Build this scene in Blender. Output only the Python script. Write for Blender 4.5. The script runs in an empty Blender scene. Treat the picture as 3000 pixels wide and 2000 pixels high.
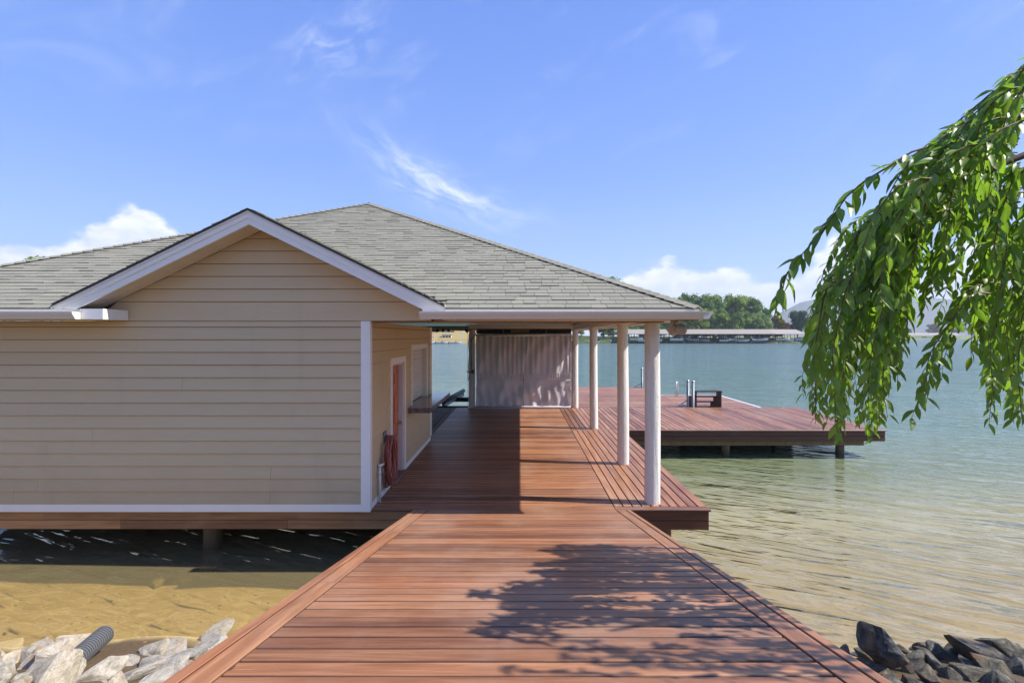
import bpy, bmesh, math, random
from mathutils import Vector, Matrix, noise
R = math.radians
rnd = random.Random(7)
sc = bpy.context.scene
col = sc.collection
# ------------------------------------------------------------------ camera
H, F, CX, CY = 2.53, 1450.0, 1522.0, 985.0      # eye height over the deck, focal length and vanishing point in photo pixels
cd = bpy.data.cameras.new('camera'); cam = bpy.data.objects.new('camera', cd); col.objects.link(cam)
cam.location = (0, 0, H); cam.rotation_euler = (R(90), 0, 0)
cd.sensor_width = 36; cd.lens = F / 3000 * 36
cd.shift_x = -(CX - 1500) / 3000; cd.shift_y = -(1000 - CY) / 3000
cd.clip_start = 0.05; cd.clip_end = 20000
sc.camera = cam
# ------------------------------------------------------------------ node helpers
class V:
    """a shader socket with arithmetic"""
    def __init__(s, nt, sock): s.nt, s.s = nt, sock
    def m(s, op, b=None, c=None, clamp=False):
        n = s.nt.nodes.new('ShaderNodeMath'); n.operation = op; n.use_clamp = clamp
        for i, v in enumerate((s, b, c)):
            if v is None: continue
            if isinstance(v, V): s.nt.links.new(v.s, n.inputs[i])
            else: n.inputs[i].default_value = v
        return V(s.nt, n.outputs[0])
    def __add__(s, b): return s.m('ADD', b)
    def __sub__(s, b): return s.m('SUBTRACT', b)
    def __mul__(s, b): return s.m('MULTIPLY', b)
    def __truediv__(s, b): return s.m('DIVIDE', b)
    def sub_from(s, a): return s.m('MULTIPLY_ADD', -1.0, a)
    def clamp(s): return s.m('ADD', 0.0, clamp=True)
    def step(s, a, b):
        n = s.nt.nodes.new('ShaderNodeMapRange'); n.interpolation_type = 'SMOOTHSTEP'
        s.nt.links.new(s.s, n.inputs[0]); n.inputs[1].default_value = a; n.inputs[2].default_value = b
        return V(s.nt, n.outputs[0])
    def gauss(s, mu, sig):
        d = (s - mu) / sig
        return (d * d * -1.0).m('EXPONENT')
class NT:
    def __init__(s, nt): s.nt = nt; nt.nodes.clear()
    def n(s, t, ins={}, **kw):
        n = s.nt.nodes.new(t)
        for k, v in kw.items(): setattr(n, k, v)
        for k, v in ins.items():
            i = n.inputs[k]
            if isinstance(v, V): s.nt.links.new(v.s, i)
            elif isinstance(v, bpy.types.NodeSocket): s.nt.links.new(v, i)
            else: i.default_value = v
        return n
    def v(s, t, out, ins={}, **kw): return V(s.nt, s.n(t, ins, **kw).outputs[out])
    def xyz(s, vec):
        n = s.n('ShaderNodeSeparateXYZ', {0: vec}); return [V(s.nt, o) for o in n.outputs]
    def vec(s, x=0., y=0., z=0.): return s.v('ShaderNodeCombineXYZ', 0, {0: x, 1: y, 2: z})
    def noise(s, vec, scale=1., detail=4., rough=.55, dist=0.):
        return s.v('ShaderNodeTexNoise', 0, {'Vector': vec, 'Scale': scale, 'Detail': detail, 'Roughness': rough, 'Distortion': dist})
    def mapping(s, vec, scale=(1, 1, 1), rot=(0, 0, 0), loc=(0, 0, 0)):
        return s.v('ShaderNodeMapping', 0, {'Vector': vec, 'Scale': scale, 'Rotation': rot, 'Location': loc})
    def ramp(s, fac, stops):
        n = s.n('ShaderNodeValToRGB', {0: fac}); e = n.color_ramp.elements
        while len(e) < len(stops): e.new(.5)
        for q, (p, c) in zip(e, stops): q.position = p; q.color = (*c, 1) if len(c) == 3 else c
        return V(s.nt, n.outputs[0])
    def mix(s, fac, a, b, mode='MIX'):
        n = s.nt.nodes.new('ShaderNodeMix'); n.data_type = 'RGBA'; n.blend_type = mode
        for i, v in ((0, fac), (6, a), (7, b)):
            if isinstance(v, V): s.nt.links.new(v.s, n.inputs[i])
            elif isinstance(v, tuple): n.inputs[i].default_value = (*v, 1)
            else: n.inputs[i].default_value = v
        return V(s.nt, n.outputs[2])
    def bump(s, h, strength=.3, dist=.02): return s.v('ShaderNodeBump', 0, {'Height': h, 'Strength': strength, 'Distance': dist})
    def obj(s): return s.v('ShaderNodeTexCoord', 'Object')
    def pos(s): return s.v('ShaderNodeNewGeometry', 'Position')
    def rand(s): return s.v('ShaderNodeObjectInfo', 'Random')
    def island(s): return s.v('ShaderNodeNewGeometry', 'Random Per Island')
    def out(s, shader, vol=False):
        o = s.n('ShaderNodeOutputMaterial'); s.nt.links.new(shader.s if isinstance(shader, V) else shader.outputs[0], o.inputs[1 if vol else 0])
    def bsdf(s, colr, rough=.6, normal=None, spec=.4, metal=0., **kw):
        ins = {'Base Color': (*colr, 1) if isinstance(colr, tuple) else colr, 'Roughness': rough, 'Specular IOR Level': spec, 'Metallic': metal}
        if normal is not None: ins['Normal'] = normal
        ins.update(kw)
        b = s.n('ShaderNodeBsdfPrincipled', ins); s.out(b); return b
MATS = {}
def mat(name, fn):
    m = bpy.data.materials.new(name); m.use_nodes = True
    fn(NT(m.node_tree)); MATS[name] = m; return m
# ------------------------------------------------------------------ sky, sun, exposure
SUN_EL, SUN_AZ = R(47.5), R(96.2)               # sun stands to the right, a little on the camera's side
world = bpy.data.worlds.new('World'); sc.world = world; world.use_nodes = True
def sky():
    t = NT(world.node_tree)
    d = t.v('ShaderNodeTexCoord', 'Generated')
    x, y, z = t.xyz(d)
    az = x.m('ARCTAN2', y); el = z.m('ARCSINE')
    s = t.n('ShaderNodeTexSky', sky_type='NISHITA', sun_disc=False, sun_elevation=SUN_EL, sun_rotation=SUN_AZ,
            air_density=1.0, dust_density=0.35, ozone_density=3.0, altitude=200)
    deep = t.ramp(el / 1.2, [(0, (1.15, 1.80, 2.65)), (.10, (.78, 1.36, 2.65)), (.25, (.44, .94, 2.58)), (.5, (.27, .67, 2.30)), (1, (.24, .58, 2.1))])
    skyc = t.mix(.86, V(t.nt, s.outputs[0]), deep)
    # low cumulus banks all round the horizon
    top = None
    for a, sg, h in ((-.66, .115, .225), (-.80, .05, .03), (-.90, .09, .16), (.24, .10, .135), (.41, .12, .130), (.585, .06, .14), (.80, .2, .16),
                     (1.3, .25, .15), (1.9, .22, .12), (2.5, .25, .16), (-1.4, .22, .14), (-2.0, .25, .12), (-2.7, .3, .15)):
        g = az.gauss(a, sg) * h
        top = g if top is None else top + g
    cv = t.vec(az * 1.0, el * 1.5, 3.1)
    n1 = t.noise(cv, 11., 5., .52); n2 = t.noise(t.vec(az, el * 1.6, 7.7), 26., 3., .6)
    D = top + (n1 - .5) * .13 + (n2 - .5) * .045 - el - .004
    cov = D.step(0.0, .028) * top.step(.008, .03)
    lit = (D.step(.11, .0) * .55 + n2.step(.35, .68) * .55).clamp()
    cumc = t.mix(lit, (1.9, 2.25, 2.9), (3.5, 3.5, 3.5))
    cumc = t.mix(el.step(.01, .09), t.mix(.45, cumc, (2.0, 2.5, 3.1)), cumc)
    # thin high cirrus: one bright comma and faint veils
    u = (az + .15) * .92 + (el - .292) * -.40; w = (az + .15) * .40 + (el - .292) * .92
    curl = u * u * .55
    w2 = w - curl + .012
    cn = t.noise(t.vec(u * 1.0, w2 * 3.2, 1.0), 11., 7., .66, .5)
    comma = u.gauss(.0, .15) * w2.gauss(.0, .036) * cn.step(.34, .80)
    u2 = (az + .365) * .85 + (el - .50) * .5; w3 = (el - .50) * .85 - (az + .365) * .5
    puff = (u2.gauss(0, .085) * w3.gauss(0, .038)) * t.noise(t.vec(u2, w3 * 2.2, 4.), 14., 4., .65, .8).step(.42, .8) * .55
    vn = t.noise(t.vec(az * .9 + el * .8, el * 3.0 - az * 1.2, 2.2), 3.6, 4., .6, .8).step(.50, .86) * el.step(.22, .5) * .24
    cir = (comma * 1.25 + puff + vn).clamp()
    c = t.mix(cir, skyc, (2.7, 2.95, 3.3))
    c = t.mix(cov, c, cumc)
    b = t.n('ShaderNodeBackground', {0: c, 1: SKY_STRENGTH})
    o = t.n('ShaderNodeOutputWorld'); t.nt.links.new(b.outputs[0], o.inputs[0])
SKY_STRENGTH = 0.11
sky()
world.cycles.sampling_method = 'MANUAL'; world.cycles.sample_map_resolution = 512
sd = bpy.data.lights.new('sun', 'SUN'); sun = bpy.data.objects.new('sun', sd); col.objects.link(sun)
sd.energy = 2.5; sd.angle = R(.55); sd.color = (1, .95, .87)
to_sun = Vector((math.sin(SUN_AZ) * math.cos(SUN_EL), math.cos(SUN_AZ) * math.cos(SUN_EL), math.sin(SUN_EL)))
sun.rotation_euler = to_sun.to_track_quat('Z', 'Y').to_euler(); sun.location = to_sun * 60
vs = sc.view_settings; vs.view_transform = 'Standard'; vs.look = 'None'; vs.exposure = 1.75; vs.gamma = 1; vs.use_curve_mapping = False
sc.cycles.max_bounces = 6; sc.cycles.diffuse_bounces = 4; sc.cycles.glossy_bounces = 3; sc.cycles.volume_bounces = 0; sc.cycles.transparent_max_bounces = 12; sc.cycles.caustics_reflective = False; sc.cycles.caustics_refractive = False
# ------------------------------------------------------------------ object helpers
WM = {}
def link(o, parent=None):
    """o is given in world space; parenting keeps it there"""
    col.objects.link(o); WM[o] = o.matrix_basis.copy()
    if parent is not None:
        o.parent = parent; o.matrix_parent_inverse = WM[parent].inverted()
    return o
def tag(o, label=None, cat=None, group=None, kind=None):
    for k, v in (('label', label), ('category', cat), ('group', group), ('kind', kind)):
        if v: o[k] = v
    return o
def thing(name, label, cat, loc=(0, 0, 0), rz=0., group=None):
    o = bpy.data.objects.new(name, None); o.location = loc; o.rotation_euler = (0, 0, rz); o.empty_display_size = .2
    return tag(link(o), label, cat, group)
def mesh(name, vs_, fs, m, smooth=False):
    me = bpy.data.meshes.new(name); me.from_pydata([tuple(v) for v in vs_], [], fs); me.update()
    if m is not None: me.materials.append(MATS[m] if isinstance(m, str) else m)
    if smooth: me.polygons.foreach_set('use_smooth', [True] * len(me.polygons))
    return me
def put(name, me, parent=None, loc=(0, 0, 0), rot=(0, 0, 0), scale=(1, 1, 1)):
    o = bpy.data.objects.new(name, me); o.location = loc; o.rotation_euler = rot; o.scale = scale
    return link(o, parent)
def putm(name, me, parent, M):
    o = bpy.data.objects.new(name, me); o.matrix_basis = M
    return link(o, parent)
class MB:
    """collects shapes in world (or local) space into one mesh"""
    def __init__(s): s.v = []; s.f = []
    def add(s, vs_, fs):
        k = len(s.v); s.v += [Vector(v) for v in vs_]; s.f += [tuple(i + k for i in f) for f in fs]; return s
    def box(s, x0, x1, y0, y1, z0, z1):
        return s.add([(x, y, z) for x in (x0, x1) for y in (y0, y1) for z in (z0, z1)],
                     [(0, 1, 3, 2), (4, 6, 7, 5), (0, 4, 5, 1), (2, 3, 7, 6), (0, 2, 6, 4), (1, 5, 7, 3)])
    def prism(s, poly, a, b):
        """poly: 3-D outline, swept from offset a to offset b"""
        n = len(poly); a = Vector(a); b = Vector(b)
        vs_ = [Vector(p) + a for p in poly] + [Vector(p) + b for p in poly]
        return s.add(vs_, [tuple(range(n))[::-1], tuple(range(n, 2 * n))] + [(i, (i + 1) % n, (i + 1) % n + n, i + n) for i in range(n)])
    def tube(s, pts, r, n=8, cap=True):
        pts = [Vector(p) for p in pts]; rs = r if isinstance(r, (list, tuple)) else [r] * len(pts)
        k0 = len(s.v); up = None
        for i, p in enumerate(pts):
            t = (pts[min(i + 1, len(pts) - 1)] - pts[max(i - 1, 0)]).normalized()
            if up is None: up = Vector((0, 0, 1)) if abs(t.z) < .9 else Vector((1, 0, 0))
            a = t.cross(up).normalized(); b = a.cross(t).normalized(); up = b
            for j in range(n):
                q = 2 * math.pi * j / n; s.v.append(p + (a * math.cos(q) + b * math.sin(q)) * rs[i])
        for i in range(len(pts) - 1):
            for j in range(n):
                a0 = k0 + i * n + j; a1 = k0 + i * n + (j + 1) % n
                s.f.append((a0, a1, a1 + n, a0 + n))
        if cap:
            s.f.append(tuple(range(k0, k0 + n))[::-1]); e = k0 + (len(pts) - 1) * n; s.f.append(tuple(range(e, e + n)))
        return s
    def lathe(s, prof, c, n=16, M=None):
        k0 = len(s.v); c = Vector(c)
        for r, z in prof:
            for j in range(n):
                q = 2 * math.pi * j / n; p = Vector((r * math.cos(q), r * math.sin(q), z))
                s.v.append(c + (M @ p if M else p))
        for i in range(len(prof) - 1):
            for j in range(n):
                a0 = k0 + i * n + j; a1 = k0 + i * n + (j + 1) % n
                s.f.append((a0, a1, a1 + n, a0 + n))
        s.f.append(tuple(range(k0, k0 + n))[::-1]); e = k0 + (len(prof) - 1) * n; s.f.append(tuple(range(e, e + n)))
        return s
    def mesh(s, name, m, smooth=False): return mesh(name, s.v, s.f, m, smooth)
    def put(s, name, m, parent=None, smooth=False): return put(name, s.mesh(name, m, smooth), parent)
def box(name, m, parent, x0, x1, y0, y1, z0, z1):
    """one box, its origin at the middle of its underside"""
    c = ((x0 + x1) / 2, (y0 + y1) / 2, z0)
    return put(name, MB().box(x0 - c[0], x1 - c[0], y0 - c[1], y1 - c[1], 0, z1 - z0).mesh(name, m), parent, c)
BOARDS = {}
def board(name, m, parent, L, w, t, M, ch=.006):
    """chamfered plank: length along local X, top face at local z = 0"""
    k = (round(L, 3), round(w, 3), round(t, 3), m)
    if k not in BOARDS:
        p = [(0, -w / 2, -t), (0, w / 2, -t), (0, w / 2, -ch), (0, w / 2 - ch, 0), (0, -w / 2 + ch, 0), (0, -w / 2, -ch)]
        BOARDS[k] = MB().prism(p, (-L / 2, 0, 0), (L / 2, 0, 0)).mesh(name, m)
    return putm(name, BOARDS[k], parent, M)
T = Matrix.Translation
def P(px, py, d): return Vector(((px - CX) * d / F, d, H + (CY - py) * d / F))
# ------------------------------------------------------------------ materials
def plain(name, c, rough=.6, spec=.4, metal=0., var=.06, nscale=6., bump=0.):
    def f(t):
        n = t.noise(t.pos(), nscale, 5.)
        cc = t.mix(n, tuple(max(0, k * (1 - var * 2)) for k in c), tuple(min(1, k * (1 + var * 2)) for k in c))
        cc = t.mix(1.0, cc, t.ramp(t.rand(), [(0, (1 - var,) * 3), (1, (1 + var,) * 3)]), 'MULTIPLY')
        t.bsdf(cc, rough, t.bump(t.noise(t.pos(), nscale * 12, 4.), bump, .01) if bump else None, spec, metal)
    mat(name, f)
def deckwood(name, dark, mid, light, grey, greyamt, rough=(.42, .68), seam=1.):
    def f(t):
        o = t.obj(); r = t.rand()
        x, y, z = t.xyz(o)
        v = t.vec(x * .6 + r * 71., y * 8. + r * 33., z * 8.)
        g1 = t.noise(v, 1.6, 9., .62, .55)
        g2 = t.noise(t.vec(x * 3.2 + r * 17., y * 120., z * 60.), 1., 5., .7)
        c = t.ramp((g1 * .72 + g2 * .30) - .01, [(.26, dark), (.50, mid), (.78, light)])
        c = t.mix(1., c, t.ramp(r, [(0, (.50, .45, .47)), (.18, (.74, .70, .74)), (.45, (.98, .97, .95)), (.75, (1.24, 1.22, 1.16)), (.9, (1.34, 1.34, 1.30)), (1, (1.10, .93, .82))]), 'MULTIPLY')
        p = t.noise(t.mapping(t.pos(), (1, .45, 1)), .9, 6., .62)
        wear = p.step(.44, .74) * greyamt + (g2.step(.5, .8) * greyamt * .5)
        c = t.mix(wear.clamp(), c, grey)
        gx, gy, gz_ = t.xyz(t.v('ShaderNodeTexCoord', 'Generated'))
        c = t.mix((gy - .5).m('ABSOLUTE').step(.458, .490) * .72, c, (.022, .014, .010))
        rr = p * (rough[1] - rough[0]) + rough[0] + g2 * .12
        t.bsdf(c, rr, t.bump(g2 * .6 + g1 * .5, .35, .004), .42)
    mat(name, f)
deckwood('deck_wood', (.095, .038, .021), (.250, .108, .053), (.47, .245, .130), (.42, .29, .21), .40, (.26, .48))
deckwood('grey_wood', (.10, .075, .06), (.19, .15, .125), (.30, .25, .21), (.32, .29, .26), .5, (.5, .8))
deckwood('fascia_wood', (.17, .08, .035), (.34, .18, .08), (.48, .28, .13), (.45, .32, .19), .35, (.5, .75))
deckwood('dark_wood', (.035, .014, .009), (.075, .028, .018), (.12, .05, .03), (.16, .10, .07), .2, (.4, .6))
def f(t):
    o = t.pos(); x, y, z = t.xyz(o)
    n = t.noise(t.vec(x * 4., y * 4., z * 45.), 1., 7., .6, .6); m_ = t.noise(o, 70., 3.)
    c = t.mix(t.noise(t.vec(x * .5, y * .5, z * 3.), 1.2, 5.), (.585, .445, .262), (.665, .515, .318))
    c = t.mix(1., c, t.ramp(t.rand(), [(0, (.98,) * 3), (1, (1.02,) * 3)]), 'MULTIPLY')
    st = t.noise(t.vec(x * 2.4, y * 2.4, z * .5), 1., 6., .65)
    c = t.mix(st.step(.52, .80) * .30, c, (.40, .31, .205))
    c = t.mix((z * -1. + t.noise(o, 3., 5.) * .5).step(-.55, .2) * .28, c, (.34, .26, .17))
    t.bsdf(c, .62, t.bump(n * .7 + m_ * .3, .5, .008), .3)
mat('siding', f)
plain('white_paint', (.88, .85, .78), .45, .4, var=.02)
plain('trim_white', (.74, .72, .69), .5, .4, var=.03)
plain('gutter_metal', (.70, .66, .58), .38, .45, var=.02, nscale=2.)
plain('fascia_tan', (.56, .47, .38), .5, .4, var=.03)
plain('soffit_vinyl', (.66, .58, .49), .45, .4, var=.02)
plain('beam_wood', (.50, .36, .25), .7, .3, var=.18, nscale=22.)
plain('felt', (.10, .07, .045), .9, .1)
plain('drip_edge', (.055, .045, .04), .6, .3)
plain('door_red', (.52, .13, .055), .4, .5, var=.03)
plain('brass', (.62, .42, .16), .25, .5, 1., var=.02)
plain('chrome', (.62, .63, .64), .25, .5, 1., var=.02)
plain('galvanised', (.17, .19, .21), .45, .5, .25, var=.1, nscale=12.)
plain('black_rubber', (.012, .013, .015), .5, .4)
plain('dark_steel', (.03, .031, .034), .45, .4, .3)
plain('hose_rubber', (.40, .115, .085), .42, .45, var=.06)
plain('pvc', (.78, .77, .74), .4, .45, var=.02)
plain('tin_ceiling', (.40, .47, .46), .4, .5, .3, var=.05)
plain('clear_black', (.01, .01, .012), .3, .5)
plain('pipe_plastic', (.125, .13, .14), .33, .5, var=.05)
plain('lamp_face', (.42, .33, .25), .25, .6, var=.02)
def f(t):
    x, y, z = t.xyz(t.pos())
    n = t.noise(t.vec(x * 9., y * 9., z * 1.3), 1., 6., .65, .4); q = t.noise(t.pos(), 45., 4.)
    c = t.mix(n.step(.3, .75), (.70, .66, .60), (.80, .78, .74)); c = t.mix(q.step(.60, .72) * .55, c, (.42, .38, .33))
    t.bsdf(c, .55, t.bump(n * .9 + q * .35, .9, .03), .35)
mat('column_paint', f)
def f(t):
    x, y, z = t.xyz(t.pos())
    n = t.noise(t.vec(x * 8., y * 8., z * 1.1), 1., 6., .6, .3)
    wet = z.step(-.45, -.80)
    c = t.mix(n, (.16, .105, .055), (.34, .25, .14)); c = t.mix(wet * .75, c, (.055, .045, .022))
    t.bsdf(c, .7, t.bump(n, .6, .03), .3)
mat('piling_wood', f)
def f(t):
    p = t.pos(); isl = t.island(); r = t.rand()
    v = t.noise(p, 240., 3., .7); b = t.noise(p, 1.3, 5.); k = (isl + r).m('FRACT')
    c = t.mix(v.step(.3, .7), (.12, .115, .09), (.36, .345, .28))
    c = t.mix(1., c, t.ramp(k, [(0, (.90, .90, .91)), (.5, (1., 1., .99)), (1, (1.09, 1.08, 1.05))]), 'MULTIPLY')
    c = t.mix(b.step(.5, .8) * .35, c, (.15, .16, .105))
    t.bsdf(c, .9, t.bump(v, .5, .004), .2)
mat('shingle', f)
def f(t):
    p = t.pos()
    v = t.v('ShaderNodeTexVoronoi', 'Color', {'Vector': p, 'Scale': 130.})
    r_, g_, b_ = t.xyz(v)
    c = t.ramp(r_, [(0, (.02, .02, .022)), (.35, (.10, .095, .09)), (.6, (.24, .21, .19)), (.85, (.42, .37, .34)), (1, (.10, .08, .07))])
    t.bsdf(c, .10, None, .6)
mat('granite', f)
def f(t):
    x, y, z = t.xyz(t.pos()); n = t.noise(t.vec(x * 160., y * 160., z * 160.), 1., 2.)
    m_ = t.noise(t.pos(), 2.2, 5.)
    c = t.mix(m_, (.60, .545, .555), (.70, .645, .65)); c = t.mix(n * .25, c, (.50, .45, .45))
    b = t.n('ShaderNodeBsdfPrincipled', {'Base Color': c, 'Roughness': .85, 'Specular IOR Level': .2, 'Normal': t.bump(n, .2, .003)})
    tr = t.n('ShaderNodeBsdfTranslucent', {0: c}); mx = t.n('ShaderNodeMixShader', {0: .22, 1: b.outputs[0], 2: tr.outputs[0]})
    t.out(mx)
mat('canvas', f)
def rockmat(name, stops, rust, moss):
    def f(t):
        p = t.pos(); r = t.rand()
        q = t.v('ShaderNodeVectorMath', 0, {0: t.obj(), 1: t.vec(r * 37., r * 91., r * 13.)}, operation='ADD')
        a = t.noise(q, 5.5, 9., .72, .5); b = t.noise(t.mapping(q, (1, 1, 3.2), (.5, .7, .2)), 9., 8., .7, 1.4); s_ = t.noise(q, 55., 4., .8)
        c = t.ramp((a * .5 + b * .34 + s_ * .26 - .55) * 1.7 + .55, stops)
        c = t.mix(1., c, t.ramp(r, [(0, (.72, .76, .82)), (.35, (1., 1., 1.)), (.6, (1.08, .98, .86)), (.85, (.9, .95, .9)), (1, (1.14, 1.1, 1.04))]), 'MULTIPLY')
        c = t.mix(t.noise(q, 2.3, 5.).step(.52, .70) * rust, c, (.36, .20, .085))
        c = t.mix(t.noise(q, 2.9, 5., .6, .3).step(.60, .75) * moss, c, (.10, .115, .06))
        t.bsdf(c, .88, t.bump(a * .7 + b * .6 + s_ * .3, .9, .035), .25)
    mat(name, f)
rockmat('pale_rock', [(.26, (.12, .105, .085)), (.44, (.34, .305, .25)), (.62, (.53, .49, .42)), (.82, (.68, .645, .575))], .7, .2)
rockmat('dark_rock', [(.28, (.018, .016, .013)), (.45, (.075, .068, .055)), (.62, (.19, .175, .145)), (.82, (.42, .40, .35))], .55, .55)
rockmat('sunk_rock', [(.28, (.12, .09, .04)), (.5, (.24, .19, .09)), (.8, (.38, .31, .17))], .3, .2)
def f(t):
    p = t.pos(); x, y, z = t.xyz(p)
    sand = t.mix(t.noise(t.vec(x * 1.1 + y * .7, y * 2.6 - x * .5, 0.), 1.3, 7., .62, .9), (.36, .255, .10), (.57, .43, .205))
    caustic = t.v('ShaderNodeTexVoronoi', 'Distance', {'Vector': t.vec(x * 1.3 + y * .5 + t.noise(p, 1.7, 4.) * 1.4, y * 2.3 - x * .3 + t.noise(p, 2.1, 4.) * 1.2, 1.), 'Scale': 2.1}, feature='DISTANCE_TO_EDGE')
    sand = t.mix(caustic.step(.08, .0) * .42, sand, (.72, .58, .30))  # pale network of caustic light painted into the sand colour
    sand = t.mix(t.noise(p, 9., 6., .7).step(.62, .75) * .5, sand, (.17, .12, .05))
    soil = t.mix(t.noise(p, 22., 6., .7), (.055, .038, .022), (.19, .135, .085))
    c = t.mix(z.step(-.72, -.80), soil, sand)
    t.bsdf(c, .9, t.bump(t.noise(p, 30., 6.), .6, .03), .15)
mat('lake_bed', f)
def f(t):
    p = t.pos(); x, y, z = t.xyz(p)
    rx = x * .90 - y * .43; ry = y * .90 + x * .43
    wv = t.noise(t.vec(rx * .35, ry * 1.5, 0.), 1., 3., .5, .5)
    w1 = ((t.noise(t.vec(rx * .62, ry * 2.6, 3.), 1., 2.5, .5, .5) - .5).m('ABSOLUTE') * -2.4 + 1.); w3 = t.noise(t.vec(rx * .16, ry * .62, 8.), 1., 5., .62, .3)
    w2 = t.noise(t.vec(rx * 7., ry * 15., 5.), 1., 3., .5)
    far = y.step(8., 45.); w4 = t.noise(t.vec(rx * .035, ry * .13, 2.), 1., 5., .6)
    calm = x.step(-1.0, 1.8) * .5 + .5                     # sheltered water behind the ramp
    calm = (calm + y.step(14., 22.)).clamp()
    nb = t.bump((wv * .6 + w1 * .34 + w2 * .03) * calm + w3 * far * 3.2 + w4 * far * 9., .9, .25)
    depth = (y.step(5.4, 12.5) * .88 + x.step(-.5, 2.5) * .34 + .24).clamp()
    body = t.ramp((y / 60.).clamp(), [(.085, (.42, .335, .18)), (.14, (.32, .275, .135)), (.20, (.17, .19, .095)), (.30, (.115, .180, .120)), (.60, (.105, .170, .140)), (1., (.105, .165, .150))])
    dif = t.n('ShaderNodeBsdfDiffuse', {0: body, 'Normal': nb})
    tra = t.n('ShaderNodeBsdfTransparent', {0: (.95, .89, .70, 1)})
    m1 = t.n('ShaderNodeMixShader', {0: depth, 1: tra.outputs[0], 2: dif.outputs[0]})
    fr = t.v('ShaderNodeFresnel', 0, {'IOR': 1.33, 'Normal': nb})
    gl = t.n('ShaderNodeBsdfGlossy', {'Color': (.96, 1., 1., 1), 'Roughness': .09, 'Normal': nb})
    m2 = t.n('ShaderNodeMixShader', {0: (fr * 1.15).clamp(), 1: m1.outputs[0], 2: gl.outputs[0]})
    t.out(m2)
mat('lake_water', f)
# ------------------------------------------------------------------ setting: ground, bed, water
WZ = -.78
def bed(x, y):
    s = 5.25 + .12 * math.sin(x * 1.3) + .08 * math.sin(x * 3.1 + 1)
    n = noise.noise((x * .8, y * .8, 0)) * .05
    if y < s:
        z = WZ + (s - y) * .33; z = min(z, WZ + 1.75 + .01 * (s - y))
        return z + n * 1.5
    d = y - s
    z = WZ - .13 * d - .002 * d * d if d < 12 else WZ - 1.85 - (d - 12) * .12
    return max(z, WZ - 5) + n * (1 if d > .3 else .5)
def grid(name, m, xs, ys, fn, parent=None, smooth=True):
    vs_ = [(x, y, fn(x, y)) for y in ys for x in xs]; n = len(xs)
    fs = [(j * n + i, j * n + i + 1, (j + 1) * n + i + 1, (j + 1) * n + i) for j in range(len(ys) - 1) for i in range(n - 1)]
    return put(name, mesh(name, vs_, fs, m, smooth), parent)
fr_ = lambda a, b, n: [a + (b - a) * i / n for i in range(n + 1)]
xs = [-3500, -800, -200, -60, -30] + fr_(-18, 18, 120) + [30, 60, 200, 800, 3500]
ys = [-400, -100, -30] + fr_(-10, 14, 96) + [16, 19, 24, 32, 60, 150, 500, 1500, 3600]
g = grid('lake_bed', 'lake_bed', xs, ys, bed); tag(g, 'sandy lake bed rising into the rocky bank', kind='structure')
w = put('water', mesh('water', [(-3500, -20, WZ), (3500, -20, WZ), (3500, 3550, WZ), (-3500, 3550, WZ)], [(0, 1, 2, 3)], 'lake_water'))
tag(w, 'rippled lake water, sandy yellow near the bank and teal farther out', kind='structure')
# ------------------------------------------------------------------ boathouse
YF, XW, YB, XL = 7.20, -2.17, 12.1, -10.0        # front wall, side wall, rear wall, left end of the building
EY, EXR, EXL, EZ, SL = 6.75, 2.44, -10.44, 2.915, .488   # eaves and pitch
PX, PY = -4.0, 13.19; PZ = EZ + SL * (PY - EY); RY2 = 16.6; EYB = RY2 + (PY - EY)
GX, GH = -3.70, 2.66; GZ = 4.275; GS = .49        # gable ridge, half span, apex, pitch
bh = thing('boathouse', 'tan lap-sided boathouse with grey hip roof, front gable and white columns', 'boathouse', (-4, 10, 0))
# walls: plain backing with lapped siding planks on it
EXP = .1835
def wedge(L, h, t0=.004, t1=.024):
    """siding plank, length on X, face towards -Y, bottom edge thicker"""
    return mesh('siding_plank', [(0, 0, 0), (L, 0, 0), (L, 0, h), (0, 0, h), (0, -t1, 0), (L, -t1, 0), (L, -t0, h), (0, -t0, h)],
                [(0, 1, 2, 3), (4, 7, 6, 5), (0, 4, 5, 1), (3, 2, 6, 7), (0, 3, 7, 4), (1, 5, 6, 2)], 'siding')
WEDGE = {}
def plank(parent, x, y, z, L, h, rz=0.):
    k = (round(L, 3), round(h, 3))
    if k not in WEDGE: WEDGE[k] = wedge(L, h)
    return put('siding_plank', WEDGE[k], parent, (x, y, z), (0, 0, rz))
fw = MB().box(XL, XW - .03, YF, YF + .12, -.02, 2.75).put('front_wall', 'felt', bh)
soff = lambda x: GZ - .19 - GS * abs(x - GX)      # underside of the gable soffit at x
zt = .10
while zt < 2.74:
    h = min(EXP - .007, 2.75 - zt)
    seams = {0: [-7.35, -3.62], 1: [-7.0], 2: [-3.61], 5: [-6.2], 9: [-4.9], 12: [-5.55]}.get(round((zt - .10) / EXP), [])
    e = [XL] + seams + [XW - .125]
    for a, b in zip(e[:-1], e[1:]): plank(fw, a + .0015, YF, zt, b - a - .003, h)
    zt += EXP
gw = MB()
gl, gr = -6.15, -1.27
gw.prism([(gl, 0, 2.75), (gr, 0, 2.75), (gr, 0, soff(gr) + .02), (GX, 0, soff(GX) + .02), (gl, 0, soff(gl) + .02)], (0, YF, 0), (0, YF + .12, 0))
gw = gw.put('gable_wall', 'felt', bh)
k = 0
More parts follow.
